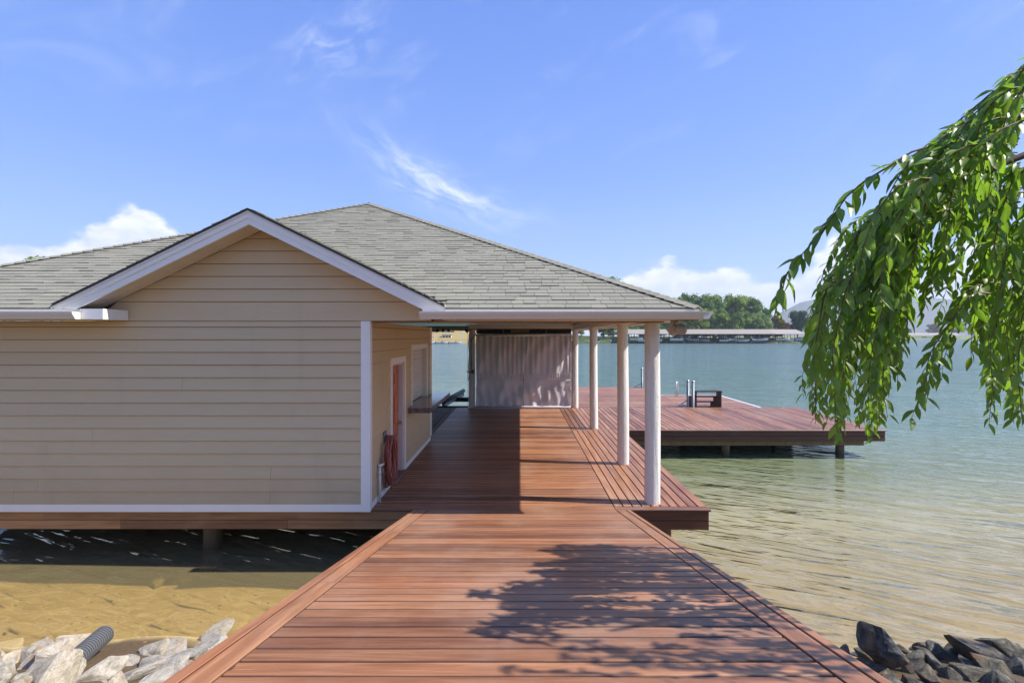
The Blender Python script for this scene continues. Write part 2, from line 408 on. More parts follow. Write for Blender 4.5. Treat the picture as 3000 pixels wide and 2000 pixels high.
while zt - EXP < soff(GX) - .03:
    z0 = zt - EXP * 0 if k else 2.755
    z1 = zt + EXP if k else zt + EXP
    z0 = zt if k else 2.755
    zt = z0 if k else zt
    top = z1 - .007
    def ext(z):
        half = (GZ - .19 - z) / GS
        return max(gl, GX - half), min(gr, GX + half)
    if soff(GX) <= z0 + .03: break
    a0, b0 = ext(z0); zt2 = min(top, soff(GX) - .012); a1, b1 = ext(zt2)
    a1 = max(a0, a1 if a1 < GX else GX - .01); b1 = min(b0, b1 if b1 > GX else GX + .01)
    me = mesh('siding_plank', [(a0, 0, 0), (b0, 0, 0), (b1, 0, zt2 - z0), (a1, 0, zt2 - z0), (a0, -.024, 0), (b0, -.024, 0), (b1, -.004, zt2 - z0), (a1, -.004, zt2 - z0)],
              [(0, 1, 2, 3), (4, 7, 6, 5), (0, 4, 5, 1), (3, 2, 6, 7), (0, 3, 7, 4), (1, 5, 6, 2)], 'siding')
    put('siding_plank', me, gw, (0, YF - .0005, z0))
    zt = z1; k += 1
# side wall with openings for door and serving window
DY0, DY1, DZ = 8.42, 9.31, 2.06
WY0, WY1, WZ0, WZ1 = 9.99, 11.55, 1.14, 2.27
sw = MB()
X0, X1 = XW - .14, XW - .018
for y0, y1, z0, z1 in ((YF + .12, DY0, -.02, 2.75), (DY0, DY1, DZ, 2.75), (DY1, WY0, -.02, 2.75), (WY0, WY1, -.02, WZ0 - .01), (WY0, WY1, WZ1, 2.75), (WY1, YB, -.02, 2.75)):
    sw.box(X0, X1, y0, y1, z0, z1)
sw.box(XL, XW - .02, YB, YB + .12, -.02, 2.75).box(XL, XL + .12, YF + .12, YB, -.02, 2.75)
sw = sw.put('side_wall', 'felt', bh)
zt = .10
while zt < 2.74:
    h = min(EXP - .007, 2.75 - zt); zm = zt + h / 2
    segs = [(YF + .06, YB - .08)]
    for a, b, z1, z2 in ((DY0 - .09, DY1 + .09, -1, DZ + .09), (WY0 - .09, WY1 + .09, WZ0 - .09, WZ1 + .09)):
        if z1 < zm < z2: segs = [q for s0, s1 in segs for q in ((s0, min(s1, a)), (max(s0, b), s1)) if q[1] - q[0] > .02]
    for a, b in segs: plank(sw, X1, a, zt, b - a, h, R(90))
    zt += EXP
# corner boards, base trim
box('corner_board', 'white_paint', bh, XW - .128, XW + .006, YF - .030, YF + .012, -.012, 2.75)
box('corner_board', 'white_paint', bh, XW - .022, XW + .004, YF + .0125, YF + .075, -.012, 2.75)
box('base_trim', 'white_paint', bh, XL, XW - .1285, YF - .028, YF + .008, -.012, .098)
for a, b in ((YF + .0755, DY0 - .10), (DY1 + .10, YB)): box('base_trim', 'white_paint', bh, XW - .02, XW + .003, a, b, .002, .098)
box('corner_board', 'white_paint', bh, XW - .02, XW + .004, YB - .08, YB + .13, .0985, 2.75)
# door
tr = MB().box(XW - .02, XW + .014, DY0 - .10, DY0, .002, DZ).box(XW - .02, XW + .014, DY1, DY1 + .10, .002, DZ).box(XW - .02, XW + .014, DY0 - .10, DY1 + .10, DZ + .001, DZ + .10)
tr.put('door_trim', 'white_paint', bh)
MB().box(XW - .138, XW - .0205, DY1 - .035, DY1 - .001, .002, DZ - .001).box(XW - .138, XW - .0205, DY0 + .001, DY0 + .035, .002, DZ - .001).box(XW - .138, XW - .0205, DY0 + .036, DY1 - .036, DZ - .036, DZ - .001).put('door_jamb', 'trim_white', bh)
box('door_sill', 'grey_wood', bh, XW - .13, XW + .05, DY0 - .02, DY1 + .02, .001, .03)
door = MB().box(XW - .135, XW - .10, DY0 + .037, DY1 - .037, .032, DZ - .038).put('door', 'door_red', bh)
for (a, b) in ((DY0 + .13, (DY0 + DY1) / 2 - .04), ((DY0 + DY1) / 2 + .04, DY1 - .13)):
    for (z0, z1) in ((.2, .78), (.92, 1.52), (1.64, 1.88)):
        MB().prism([(XW - .10, a, z0), (XW - .10, b, z0), (XW - .10, b, z1), (XW - .10, a, z1)], (0, 0, 0), (.001, 0, 0)).prism(
            [(XW - .099, a + .03, z0 + .03), (XW - .099, b - .03, z0 + .03), (XW - .099, b - .03, z1 - .03), (XW - .099, a + .03, z1 - .03)], (0, 0, 0), (.012, 0, 0)).put('door_panel', 'door_red', door)
RX = Matrix.Rotation(R(90), 3, 'Y')
MB().lathe([(.03, 0), (.03, .008), (.012, .012), (.012, .04), (.028, .05), (.03, .065), (.016, .08)], (XW - .10, DY1 - .10, .93), 12, RX).put('door_knob', 'brass', door, True)
MB().lathe([(.028, 0), (.028, .012), (.018, .016)], (XW - .10, DY1 - .10, 1.12), 12, RX).put('deadbolt', 'chrome', door, True)
# serving window: trim, roll-down slats, granite counter
wn = MB().box(XW - .138, XW - .0205, WY0, WY0 + .02, WZ0, WZ1).box(XW - .138, XW - .0205, WY1 - .02, WY1, WZ0, WZ1).box(XW - .138, XW - .0205, WY0 + .021, WY1 - .021, WZ1 - .02, WZ1).put('window', 'trim_white', bh)
MB().box(XW - .02, XW + .014, WY0 - .09, WY0, WZ0 + .002, WZ1).box(XW - .02, XW + .014, WY1, WY1 + .09, WZ0 + .002, WZ1).box(XW - .02, XW + .014, WY0 - .09, WY1 + .09, WZ1 + .001, WZ1 + .09).put('window_trim', 'white_paint', wn)
SLAT = MB().prism([(0, 0, 0), (.012, 0, .008), (.016, 0, .03), (.010, 0, .052), (0, 0, .056)], (0, WY0 + .022, 0), (0, WY1 - .022, 0)).mesh('shutter_slat', 'trim_white', False)
for i in range(19): put('shutter_slat', SLAT, wn, (XW - .118, 0, WZ0 + .008 + i * .0585))
box('shutter_backing', 'drip_edge', wn, XW - .135, XW - .1185, WY0 + .021, WY1 - .021, WZ0 + .002, WZ1 - .022)
co = MB()
co.box(XW + .0145, XW + .44, 9.62, 12.32, 1.04, 1.138).box(XW - .117, XW + .014, WY0 + .021, WY1 - .021, 1.135, 1.1385).box(XW - 1.2, XW + .0135, YB + .135, 12.32, 1.04, 1.138)
co.put('serving_counter', 'granite', bh)
# roof: hip planes as a closed slab under the shingles
gy2 = EY + (GZ - EZ) / SL
rv = [(EXL, EY, EZ), (EXR, EY, EZ), (EXR, EYB, EZ), (EXL, EYB, EZ), (PX, PY, PZ), (PX, RY2, PZ)]
q = [(EXL, EY, EZ), (EXR, EY, EZ), (EXR, EYB, EZ), (EXL, EYB, EZ), (PX, PY, PZ), (PX, RY2, PZ), (GX - GH + .12, EY, EZ), (GX - GH + .12, EY + .12, EZ + .0586), (GX, gy2, GZ), (GX + GH - .12, EY + .12, EZ + .0586), (GX + GH - .12, EY, EZ)]
roof = mesh('roof', [(x, y, z - .012) for x, y, z in q], [(0, 6, 7, 8, 4), (10, 1, 4, 8, 9), (1, 2, 5, 4), (2, 3, 5), (3, 0, 4, 5)], 'shingle')
roof = put('roof', roof, bh)
gm = MB()
for s in (-1, 1):
    a = (GX + s * GH, EY, GZ - GS * GH); b = (GX + s * GH, EY + .2, GZ - GS * GH); c = (GX, gy2, GZ); d = (GX, EY, GZ)
    gm.prism([d, a, b, c], (0, 0, -.03), (0, 0, -.012))
gm.put('gable_roof', 'shingle', bh)
# shingles: bottom-up courses on a plane
def shingle(u0, u1, O, U, N_, v0, v1, t, lim):
    c = []
    for (u, v, h) in ((u0, v0, t), (u1, v0, t), (u1, v1, .002), (u0, v1, .002)):
        lo, hi = lim(v); u = min(max(u, lo), hi); c.append(O + U * u + Vv * v + N_ * h)
    if (c[1] - c[0]).length < .02: return None
    b = [c[0] - N_ * t, c[1] - N_ * t]
    return [*c, *b], [(0, 1, 2, 3), (4, 5, 1, 0), (5, 2, 1), (4, 0, 3)]
EXS = .143
pieces = []
def field(O, U, Vv_, L, lim, seed, keep=lambda p: True, wr=(.16, .36)):
    global Vv
    Vv = Vv_; N_ = U.cross(Vv_).normalized(); r = random.Random(seed); out = []
    n = int(L / EXS) + 1
    for i in range(n):
        v0 = i * EXS - .01; v1 = min(v0 + EXS + .03, L)
        if v1 - v0 < .03: continue
        lo, hi = lim(max(v0, 0)); u = lo - r.random() * .3
        wob = r.uniform(-.004, .004)
        while u < hi:
            w_ = r.choice((.17, .21, .26, .31, .36)); t = r.choice((.010, .012, .018))
            q = shingle(u, min(u + w_ - .005, hi), O, U, N_, v0 + wob + r.uniform(-.003, .003), v1, t, lim)
            u += w_
            if q is None: continue
            cc = sum(q[0][:4], Vector()) / 4
            if keep(cc): out.append((cc, q))
    return out
L = math.hypot(PY - EY, PZ - EZ); Uv = Vector((0, PY - EY, PZ - EZ)).normalized()
gz = lambda x: GZ - GS * abs(x - GX)
front = field(Vector((0, EY, EZ)), Vector((1, 0, 0)), Uv, L, lambda v: (EXL + (PX - EXL) * v / L, EXR + (PX - EXR) * v / L), 3,
              keep=lambda p: not (p.y < gy2 and abs(p.x - GX) < GH - .05 and p.z < gz(p.x) - .03))
def vis(c):
    px = CX + c.x / c.y * F
    return -20 < px < 3000
def depth_key(e): return e[0].y + (0 if vis(e[0]) else 1000)
front.sort(key=depth_key)
for c, (vs_, fs) in front[:300]:
    put('shingle', mesh('shingle', [v - c for v in vs_], fs, 'shingle'), roof, c)
mb = MB()
for c, (vs_, fs) in front[300:]: mb.add(vs_, fs)
Lr = L
for c, (vs_, fs) in field(Vector((EXR, 0, EZ)), Vector((0, 1, 0)), Vector((PX - EXR, 0, PZ - EZ)).normalized(), math.hypot(PX - EXR, PZ - EZ), lambda v: (EY + (PY - EY) * v / L, EYB + (RY2 - EYB) * v / L), 4): mb.add(vs_, fs)
tag(mb.put('shingle_courses', 'shingle', roof), kind='stuff')
mb = MB()
Lg = math.hypot(GH, GS * GH)
for s in (-1, 1):
    Vg = Vector((-s * GH, 0, GS * GH)).normalized()
    for c, (vs_, fs) in field(Vector((GX + s * GH, 0 if s > 0 else 0, GZ - GS * GH)), Vector((0, s, 0)), Vg, Lg,
                              lambda v: (EY - .02, EY + .2 + (gy2 - EY - .2) * v / Lg) if s > 0 else (-(EY + .2 + (gy2 - EY - .2) * v / Lg), -(EY - .02)), 5 + s): mb.add(vs_, fs)
tag(mb.put('gable_shingles', 'shingle', bh), kind='stuff')
# hip and ridge caps
def caps(a, b, parent, w=.13, dz=.012):
    a, b = Vector(a), Vector(b); L_ = (b - a).length; d = (b - a).normalized(); n = int(L_ / .155)
    s = d.cross(Vector((0, 0, 1))).normalized()
    dr = .35 * w if abs(d.z) < .05 else .30 * w
    for i in range(n):
        o = a + d * (i * .155)
        l = .21
        lo, hi = .020 + dz, .010 + dz
        vs_ = [-s * w + Vector((0, 0, lo - dr)), Vector((0, 0, lo + .006)), s * w + Vector((0, 0, lo - dr)),
               d * l - s * w * .92 + Vector((0, 0, hi - dr - .006)), d * l + Vector((0, 0, hi)), d * l + s * w * .92 + Vector((0, 0, hi - dr - .006))]
        vs_ += [vs_[0] - Vector((0, 0, .014)), vs_[1] - Vector((0, 0, .014)), vs_[2] - Vector((0, 0, .014))]
        put('hip_cap', mesh('hip_cap', vs_, [(0, 1, 4, 3), (1, 2, 5, 4), (6, 7, 1, 0), (7, 8, 2, 1)], 'shingle'), parent, o)
caps((EXR, EY, EZ), (PX, PY, PZ), roof); caps((EXL, EY, EZ), (PX, PY, PZ), roof)
caps((PX, RY2, PZ), (PX, PY, PZ), roof)
# gable rakes: drip edge, crown strip, rake board, soffit panels
for s in (-1, 1):
    e = GX + s * (GH + .02)
    def rake(y0, y1, zt_, zb, nm, m):
        c0 = .0
        p = [(GX, y0, GZ + zt_), (e, y0, GZ - GS * (GH + .02) + zt_), (e, y0, GZ - GS * (GH + .02) + zb), (GX, y0, GZ + zb)]
        MB().prism(p, (0, 0, 0), (0, y1 - y0, 0)).put(nm, m, bh)
    rake(EY - .022, EY + .02, -.013, -.032, 'drip_edge', 'drip_edge')
    rake(EY - .018, EY + .02, -.033, -.058, 'rake_edge', 'gutter_metal')
    rake(EY - .004, EY + .03, -.0585, -.125, 'rake_crown', 'white_paint')
    rake(EY + .010, EY + .04, -.1255, -.215, 'rake_board', 'white_paint')
    n = 18; step = (GH - .3) / n
    for i in range(n):
        x0 = GX + s * (i * step + .002); x1 = GX + s * ((i + 1) * step - .002)
        if (s > 0 and x1 > gr + .02): break
        z0, z1 = soff(x0), soff(x1)
        MB().prism([(x0, 0, z0), (x1, 0, z1), (x1, 0, z1 + .008), (x0, 0, z0 + .008)], (0, EY + .041, 0), (0, YF - .026, 0)).put('soffit_panel', 'soffit_vinyl', bh)
# eave returns, fascia, gutters
box('eave_return', 'white_paint', bh, -5.96, -5.665, EY - .02, EY + .42, 2.762, 2.905)
box('eave_return', 'white_paint', bh, -1.33, -1.02, EY + .012, EY + .42, 2.84, 2.96)
def gutter(x0, x1, y):
    k = [(0, 0, 0), (0, -.085, 0), (0, -.098, .028), (0, -.128, .065), (0, -.136, .098), (0, -.124, .100), (0, -.117, .070), (0, -.088, .034), (0, -.078, .010), (0, -.006, .010), (0, -.006, .098), (0, 0, .098)]
    mb = MB().prism([(0, y + b, 2.762 + c) for a, b, c in k], (x0, 0, 0), (x1, 0, 0))
    for x in (x0 - .003, x1 - .001):
        mb.prism([(0, y + b, 2.762 + c) for a, b, c in ((0, 0, .0), (0, -.085, 0), (0, -.098, .028), (0, -.128, .065), (0, -.136, .098), (0, 0, .098))], (x, 0, 0), (x + .004, 0, 0))
    mb.put('gutter', 'gutter_metal', bh)
gutter(-1.34, EXR + .09, EY - .021); gutter(EXL - .1, -5.97, EY - .021)
for x0, x1 in ((EXL, -5.97), (-1.015, EXR)):
    box('fascia', 'fascia_tan', bh, x0, x1, EY - .02, EY + .01, 2.752, 2.868); box('drip_edge', 'gutter_metal', bh, x0, x1, EY - .024, EY + .01, 2.869, 2.90)
    box('soffit', 'soffit_vinyl', bh, max(x0, -1.26) if x0 > -2 else x0, x1, EY + .0105, YF - .02 if x0 < -2 else YF + .02, 2.752, 2.765)
# right side eave: fascia and gutter along Y
box('fascia', 'fascia_tan', bh, EXR - .02, EXR + .012, EY + .012, EYB, 2.752, 2.90)
MB().prism([(EXR + .0125 + b, 0, 2.762 + c) for b, c in ((0, 0), (.08, 0), (.095, .03), (.12, .065), (.128, .098), (0, .098))], (0, EY - .15, 0), (0, EYB, 0)).put('gutter', 'gutter_metal', bh)
box('soffit', 'soffit_vinyl', bh, 2.18, EXR - .021, EY + .012, EYB, 2.752, 2.765)
# porch beams and ceiling
box('beam', 'beam_wood', bh, XW + .02, 2.15, YF + .16, YF + .30, 2.732, 2.90)
box('beam', 'trim_white', bh, 1.94, 2.13, YF + .301, 23.0, 2.765, 2.95)
box('beam', 'trim_white', bh, -1.78, 1.93, 17.44, 17.60, 2.80, 2.95)
box('beam', 'beam_wood', bh, -9.8, 1.93, 22.9, 23.05, 2.79, 2.95)
mb = MB(); x = XL + .2
while x < 1.93:
    mb.prism([(x, 0, 3.02), (x + .03, 0, 2.99), (x + .07, 0, 2.99), (x + .10, 0, 3.02), (x + .10, 0, 3.024), (x, 0, 3.024)], (0, 12.3, 0), (0, 22.89, 0)); x += .10
mb.put('ceiling', 'tin_ceiling', bh)
box('ceiling', 'soffit_vinyl', bh, XW + .02, 2.42, YF + .03, 12.29, 2.951, 2.963)
# columns
COLS = [(2.02, 7.53, .114), (2.055, 9.84, .109), (2.04, 13.62, .109), (1.985, 17.60, .106), (-1.69, 17.60, .11), (-1.69, 22.9, .11), (2.0, 22.9, .11)]
for i, (x, y, r) in enumerate(COLS):
    mb = MB(); n = 28; k = 14; rr = random.Random(i)
    for a in range(k + 1):
        z = -.0 + 2.764 * a / k
        for j in range(n):
            q = 2 * math.pi * j / n
            d = r * (1.03 - .05 * a / k) + noise.noise((math.cos(q) * 2 + i * 7, math.sin(q) * 2, z * .6)) * .004
            mb.v.append(Vector((d * math.cos(q) + .006 * math.sin(z * 1.3 + i), d * math.sin(q), z)))
    for a in range(k):
        for j in range(n): mb.f.append((a * n + j, a * n + (j + 1) % n, (a + 1) * n + (j + 1) % n, (a + 1) * n + j))
    put('column', mb.mesh('column', 'column_paint', True), bh, (x, y, .002))
box('post_board', 'trim_white', bh, -1.61, -1.56, 17.45, 17.49, .003, 2.28); box('post_board', 'beam_wood', bh, 1.855, 1.88, 17.55, 17.68, .003, 2.35)
for y in (17.6,):
    box('post_foot', 'white_paint', bh, -1.82, -1.55, y - .13, y + .13, .001, .03)
# pilings under the house
for x, y in ((-4.87, 7.86), (-8.6, 7.86), (-4.87, 11.5), (-8.2, 11.5)):
    MB().lathe([(.135, -2.6), (.133, -.3)], (x, y, 0), 18).put('piling', 'piling_wood', bh, True)
# ------------------------------------------------------------------ decks
def boards_x(parent, m, x0, x1, y0, y1, z, w=.145, cut=None, gap=.011):
    """planks that run along X, laid side by side from y0 to y1"""
    y = y0; i = 0
    while y < y1 - .02:
        ww = min(w, y1 - y) - gap; e = [x0] + (cut[i % len(cut)] if cut else []) + [x1]
        for a, b in zip(e[:-1], e[1:]):
            board('deck_board', m, parent, b - a - .003, ww, .028, T(((a + b) / 2, y + ww / 2 + gap / 2, z + rnd.uniform(-.0012, .0012))))
        y += w; i += 1
def boards_y(parent, m, x0, x1, y0, y1, z, w=.145, gap=.011):
    x = x0
    while x < x1 - .02:
        ww = min(w, x1 - x) - gap
        board('deck_board', m, parent, y1 - y0 - .004, ww, .028, T((x + ww / 2 + gap / 2, (y0 + y1) / 2, z + rnd.uniform(-.0012, .0012))) @ Matrix.Rotation(R(90), 4, 'Z'))
        x += w
def fascia_x(parent, m, x0, x1, y, z0=-.03, seams=((), ()), h=.138):
    for k in range(2):
        e = [x0] + list(seams[k]) + [x1]
        for a, b in zip(e[:-1], e[1:]):
            board('fascia_board', m, parent, b - a - .003, h - .003, .03, T(((a + b) / 2, y - k * -.004, z0 - h * (k + .5))) @ Matrix.Rotation(R(90), 4, 'X'))
D0 = 7.22
dk = thing('boathouse_deck', 'red-brown hardwood deck under the boathouse roof and columns', 'deck', (0, 12, -.3))
boards_x(dk, 'deck_wood', XW + .012, 1.40, D0 + .004, 12.24, 0)
boards_x(dk, 'deck_wood', -2.25, 1.40, 12.24, 17.6, 0)
boards_y(dk, 'deck_wood', 1.406, 2.655, D0 + .15, 13.33, 0, .139)
boards_y(dk, 'deck_wood', 2.658, 2.80, D0 + .15, 13.33, 0, .14)
boards_x(dk, 'deck_wood', 1.406, 2.80, D0 + .004, D0 + .148, 0)
boards_y(dk, 'deck_wood', 1.406, 2.80, 13.48, 17.53, 0, .1394)
boards_y(dk, 'grey_wood', -2.395, -2.256, 12.25, 17.6, 0, .139)
boards_y(dk, 'grey_wood', -5.2, -2.40, 12.34, 16.4, 0); boards_x(dk, 'grey_wood', -5.2, -2.40, 16.41, 17.6, 0)
MB().box(XL, 2.74, D0 + .05, 17.55, -.285, -.0295).put('joists', 'piling_wood', dk)
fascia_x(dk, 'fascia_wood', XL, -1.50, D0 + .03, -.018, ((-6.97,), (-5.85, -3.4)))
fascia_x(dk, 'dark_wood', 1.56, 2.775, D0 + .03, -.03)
for k in range(2): board('fascia_board', 'dark_wood', dk, 10.3, .135, .03, T((2.775, D0 + .035 + 5.15, -.03 - .138 * (k + .5))) @ Matrix.Rotation(R(90), 4, 'Z') @ Matrix.Rotation(R(90), 4, 'X'))
for x, y in ((2.3, 7.9), (2.3, 11.0), (-1.2, 7.9), (-1.2, 11.5), (2.3, 17.3), (-1.6, 17.4)): MB().lathe([(.12, -2.8), (.118, -.29)], (x, y, 0), 14).put('piling', 'piling_wood', dk, True)
# ramp from the bank down to the deck
SLOPE = .2034; TH = math.atan(SLOPE)
rp = thing('ramp', 'wide hardwood ramp with border boards sloping down from the bank', 'ramp', (0, 3.6, .4))
zr = lambda y: SLOPE * (D0 - y)
RXm = Matrix.Rotation(-TH, 4, 'X')
i = 0; y = D0 - .1445
while y > -.6:
    yc = y + .07
    board('deck_board', 'deck_wood', rp, 2.728,  .132, .028, T((.038, yc, zr(yc) + rnd.uniform(-.001, .001))) @ RXm); y -= .1432
Ls = (D0 + .6) / math.cos(TH)
for x0, x1 in ((-1.335, -1.475), (1.41, 1.552)):
    for a, b in ((D0 - .005, 3.62 if x0 < 0 else 4.35), (3.62 if x0 < 0 else 4.35, -.6)):
        ym = (a + b) / 2
        board('border_board', 'deck_wood', rp, (a - b) / math.cos(TH) - .004, .137, .028, T(((x0 + x1) / 2, ym, zr(ym) + .001)) @ RXm @ Matrix.Rotation(R(90), 4, 'Z'))
for x0, x1 in ((-1.479, -1.552), (1.556, 1.618)):
    ym = (D0 - .6) / 2
    board('edge_board', 'deck_wood', rp, Ls - .01, abs(x1 - x0) - .003, .16, T(((x0 + x1) / 2, ym, zr(ym) + .002)) @ RXm @ Matrix.Rotation(R(90), 4, 'Z'))
for x in (-1.40, 0, 1.45):
    ym = (D0 - .6) / 2
    board('joist', 'dark_wood', rp, Ls - .3, .05, .16, T((x, ym + .1, zr(ym + .1) - .03)) @ RXm @ Matrix.Rotation(R(90), 4, 'Z'))
# swim platform to the right
sp = thing('swim_platform', 'red-brown hardwood platform on pilings reaching out right of the columns', 'deck', (6.3, 15.5, -.3))
boards_x(sp, 'deck_wood', 1.406, 9.9, 13.335, 13.475, 0.0)
boards_y(sp, 'deck_wood', 2.803, 9.76, 13.48, 17.53, 0)
boards_y(sp, 'deck_wood', 9.763, 9.9, 13.48, 17.53, 0, .137)
boards_x(sp, 'deck_wood', 1.95, 9.9, 17.533, 17.675, 0)
MB().box(2.83, 9.84, 13.39, 17.62, -.27, -.0295).put('joists', 'dark_wood', sp)
fascia_x(sp, 'dark_wood', 2.80, 9.88, 13.37, -.03, ((5.74,), (7.75,)))
for k in range(2): board('fascia_board', 'dark_wood', sp, 4.25, .135, .03, T((9.88, 15.5, -.03 - .138 * (k + .5))) @ Matrix.Rotation(R(90), 4, 'Z') @ Matrix.Rotation(R(90), 4, 'X'))
for y in (13.62, 17.2): box('beam', 'piling_wood', sp, 2.9, 9.45, y - .04, y + .04, -.46, -.29)
for x, y in ((5.74, 13.80), (8.93, 13.80), (3.2, 13.80), (3.2, 17.35), (5.74, 17.35), (8.93, 17.35)): MB().lathe([(.118, -3.2), (.112, -1.), (.108, -.275)], (x, y, 0), 16).put('piling', 'piling_wood', sp, True)
# outer deck behind it
od = thing('outer_deck', 'farther hardwood deck with crosswise boards beyond the swim platform', 'deck', (4, 21, -.3))
boards_x(od, 'deck_wood', 1.95, 5.985, 17.68, 24.8, 0)
boards_y(od, 'deck_wood', 5.988, 6.13, 17.68, 24.8, 0, .14)
MB().box(2.0, 6.1, 17.72, 24.75, -.28, -.0295).put('joists', 'dark_wood', od)
for x, y in ((2.5, 24.3), (5.7, 24.3), (2.5, 20.5), (5.7, 20.5)): MB().lathe([(.118, -4.), (.112, -.285)], (x, y, 0), 12).put('piling', 'piling_wood', od, True)
# floating dock
FZ = -.39
fd = thing('floating_dock', 'low floating dock with pale edging beside the outer deck', 'dock', (8, 21, -.7))
boards_x(fd, 'deck_wood', 6.24, 9.82, 17.76, 24.62, FZ)
MB().box(6.2, 6.235, 17.72, 24.7, FZ - .3, FZ).box(9.825, 9.93, 17.72, 24.7, FZ - .3, FZ + .012).box(6.236, 9.824, 24.63, 24.7, FZ - .3, FZ + .012).put('edge_strip', 'trim_white', fd)
MB().box(6.25, 9.8, 17.76, 24.6, FZ - .5, FZ - .03).put('float', 'dark_steel', fd)
# ------------------------------------------------------------------ curtain across the boat slip
cu = thing('slip_curtain', 'mauve-grey canvas curtain hung across the boat slip opening', 'curtain', (.15, 17.45, 0))
def fold(x, z):
    s = (x + 1.53) / 3.34; zz = z / 2.56
    up = max(0, min(1, (z - 1.16) / .9)); lo = max(0, min(1, (1.02 - z) / .9))
    y = 0
    y += .020 * math.sin(x * 34 + 2.2 * math.sin(x * 3)) * (.25 + .9 * up) * (z > 1.1)
    y += .035 * math.sin((x * 1.0 - z * .55) * 9 + noise.noise((x * 2, z * .8, 1)) * 3) * (1 - abs(zz - .72) * 1.2 if z > 1.1 else 0)
    if z <= 1.1:
        y += .045 * math.sin((x * .9 - z * .85) * 7 + noise.noise((x * 1.6, z * 1.1, 5)) * 3.5) * min(1, (1.1 - z) * 3) * (.35 + .65 * min(1, z * 3))
        y += .018 * math.sin(x * 22 + z * 4) * lo
    y = y * 1.5 + .05 * noise.noise((x * 1.4, z * 1.2, 9)) * math.sin(math.pi * min(1, max(0, zz)))
    if 1.02 < z < 1.20: y = y * .5 + .010 * math.sin(x * 75) 
    return y
for a, b in ((-1.53, .135), (.145, 1.815)):
    nx, nz = 110, 90
    xs_ = fr_(a, b, nx); zs_ = fr_(.05, 2.545, nz)
    vs_ = [(x + .01 * math.sin(z * 3 + x), 17.43 + fold(x, z), z) for z in zs_ for x in xs_]; n = nx + 1
    me = mesh('curtain_panel', vs_, [(j * n + i, j * n + i + 1, (j + 1) * n + i + 1, (j + 1) * n + i) for j in range(nz) for i in range(nx)], 'canvas', True)
    put('curtain_panel', me, cu)
MB().tube([(-1.55, 17.43, 2.575), (1.84, 17.43, 2.60)], .032, 10).put('top_roll', 'canvas', cu, True)
box('centre_zip', 'black_rubber', cu, .134, .146, 17.33, 17.36, .05, 2.54)
MB().tube([(-1.55, 17.40, .05), (1.80, 17.40, .05)], .035, 8).put('bottom_roll', 'canvas', cu, True)
for z in (1.02, 1.19): MB().box(-1.53, 1.815, 17.375, 17.38, z, z + .012).put('seam_band', 'canvas', cu)
# boat lift behind
bl = thing('boat_lift', 'dark steel boat lift with a black padded bunk above the slip water', 'boat lift', (-4.4, 20, -.78))
MB().tube([(-2.83, 18.3, .10), (-2.45, 21.6, .16)], .085, 10).put('bunk', 'black_rubber', bl, True)
MB().tube([(-6.63, 18.3, .10), (-6.43, 21.6, .16)], .085, 10).put('bunk', 'black_rubber', bl, True)
for xa, xb in ((-2.83, -2.45), (-6.63, -6.43)):
    MB().prism([(xa - .05, 18.4, -.10), (xa + .05, 18.4, -.10), (xa + .05, 18.4, .03), (xa - .05, 18.4, .03)], (0, 0, 0), (xb - xa, 3.1, .05)).put('bunk_bracket', 'galvanised', bl)
for y in (18.2, 20.2): box('cross_beam', 'dark_steel', bl, -7.2, -1.85, y - .07, y + .07, -.19 if y < 19 else -.13, -.03 if y < 19 else .04)
for x in (-7.15, -1.9):
    for y in (18.2, 20.2): MB().tube([(x, y, -.06), (x, y, 2.95)], .006, 5).put('lift_cable', 'galvanised', bl)
# lift machinery above the curtain
lm = thing('lift_winch', 'black winch beam with wooden motor block above the curtain', 'winch', (.2, 18.2, 2.62))
box('winch_beam', 'dark_steel', lm, -1.56, 1.88, 18.0, 18.25, 2.615, 2.975)
box('motor_block', 'piling_wood', lm, -.32, .35, 17.92, 17.999, 2.655, 2.79)
MB().tube([(-1.4, 17.9, 2.85), (1.75, 17.9, 2.85)], .02, 8).put('drive_shaft', 'galvanised', lm)
for x in (-.6, .95): box('hanger', 'galvanised', lm, x, x + .03, 17.95, 17.99, 2.62, 2.93)
# things on the post by the curtain
ob = thing('outlet_box', 'grey electrical box with plugs on the post left of the curtain', 'outlet', (-1.72, 17.47, 1.27))
box('box_body', 'galvanised', ob, -1.70, -1.60, 17.435, 17.485, 1.22, 1.36)
for z in (1.26, 1.31): MB().lathe([(.026, 0), (.026, .03), (.015, .04)], (-1.655, 17.435, z), 10, Matrix.Rotation(R(90), 3, 'X')).put('socket', 'black_rubber', ob)
MB().tube([(-1.70, 17.46, 1.29), (-1.79, 17.45, 1.27), (-1.86, 17.45, 1.30)], .022, 8).put('plug', 'brass', ob)
cb = MB()
c1 = [(-1.76, 17.47, 2.75), (-1.80, 17.45, 2.3), (-1.77, 17.46, 1.9), (-1.80, 17.45, 1.5), (-1.82, 17.44, 1.15), (-1.80, 17.44, .98), (-1.77, 17.44, 1.1), (-1.76, 17.45, 1.3)]
cb.tube(c1, .012, 6)
tag(cb.put('cable', 'black_rubber'), 'black power cable looping down the post beside the curtain', 'cable')
cb = MB().tube([(-1.50, 17.45, 2.74), (-1.58, 17.46, 2.55), (-1.70, 17.46, 2.42), (-1.71, 17.46, 2.0), (-1.69, 17.46, 1.75), (-1.69, 17.46, 1.38)], .014, 6)
tag(cb.put('extension_cable', 'black_rubber'), 'black cable crossing the white post from the ceiling to the outlet', 'cable')
fl = thing('ceiling_spotlight', 'small black spotlight hanging under the slip ceiling beside the post', 'spotlight', (-1.95, 17.5, 2.7))
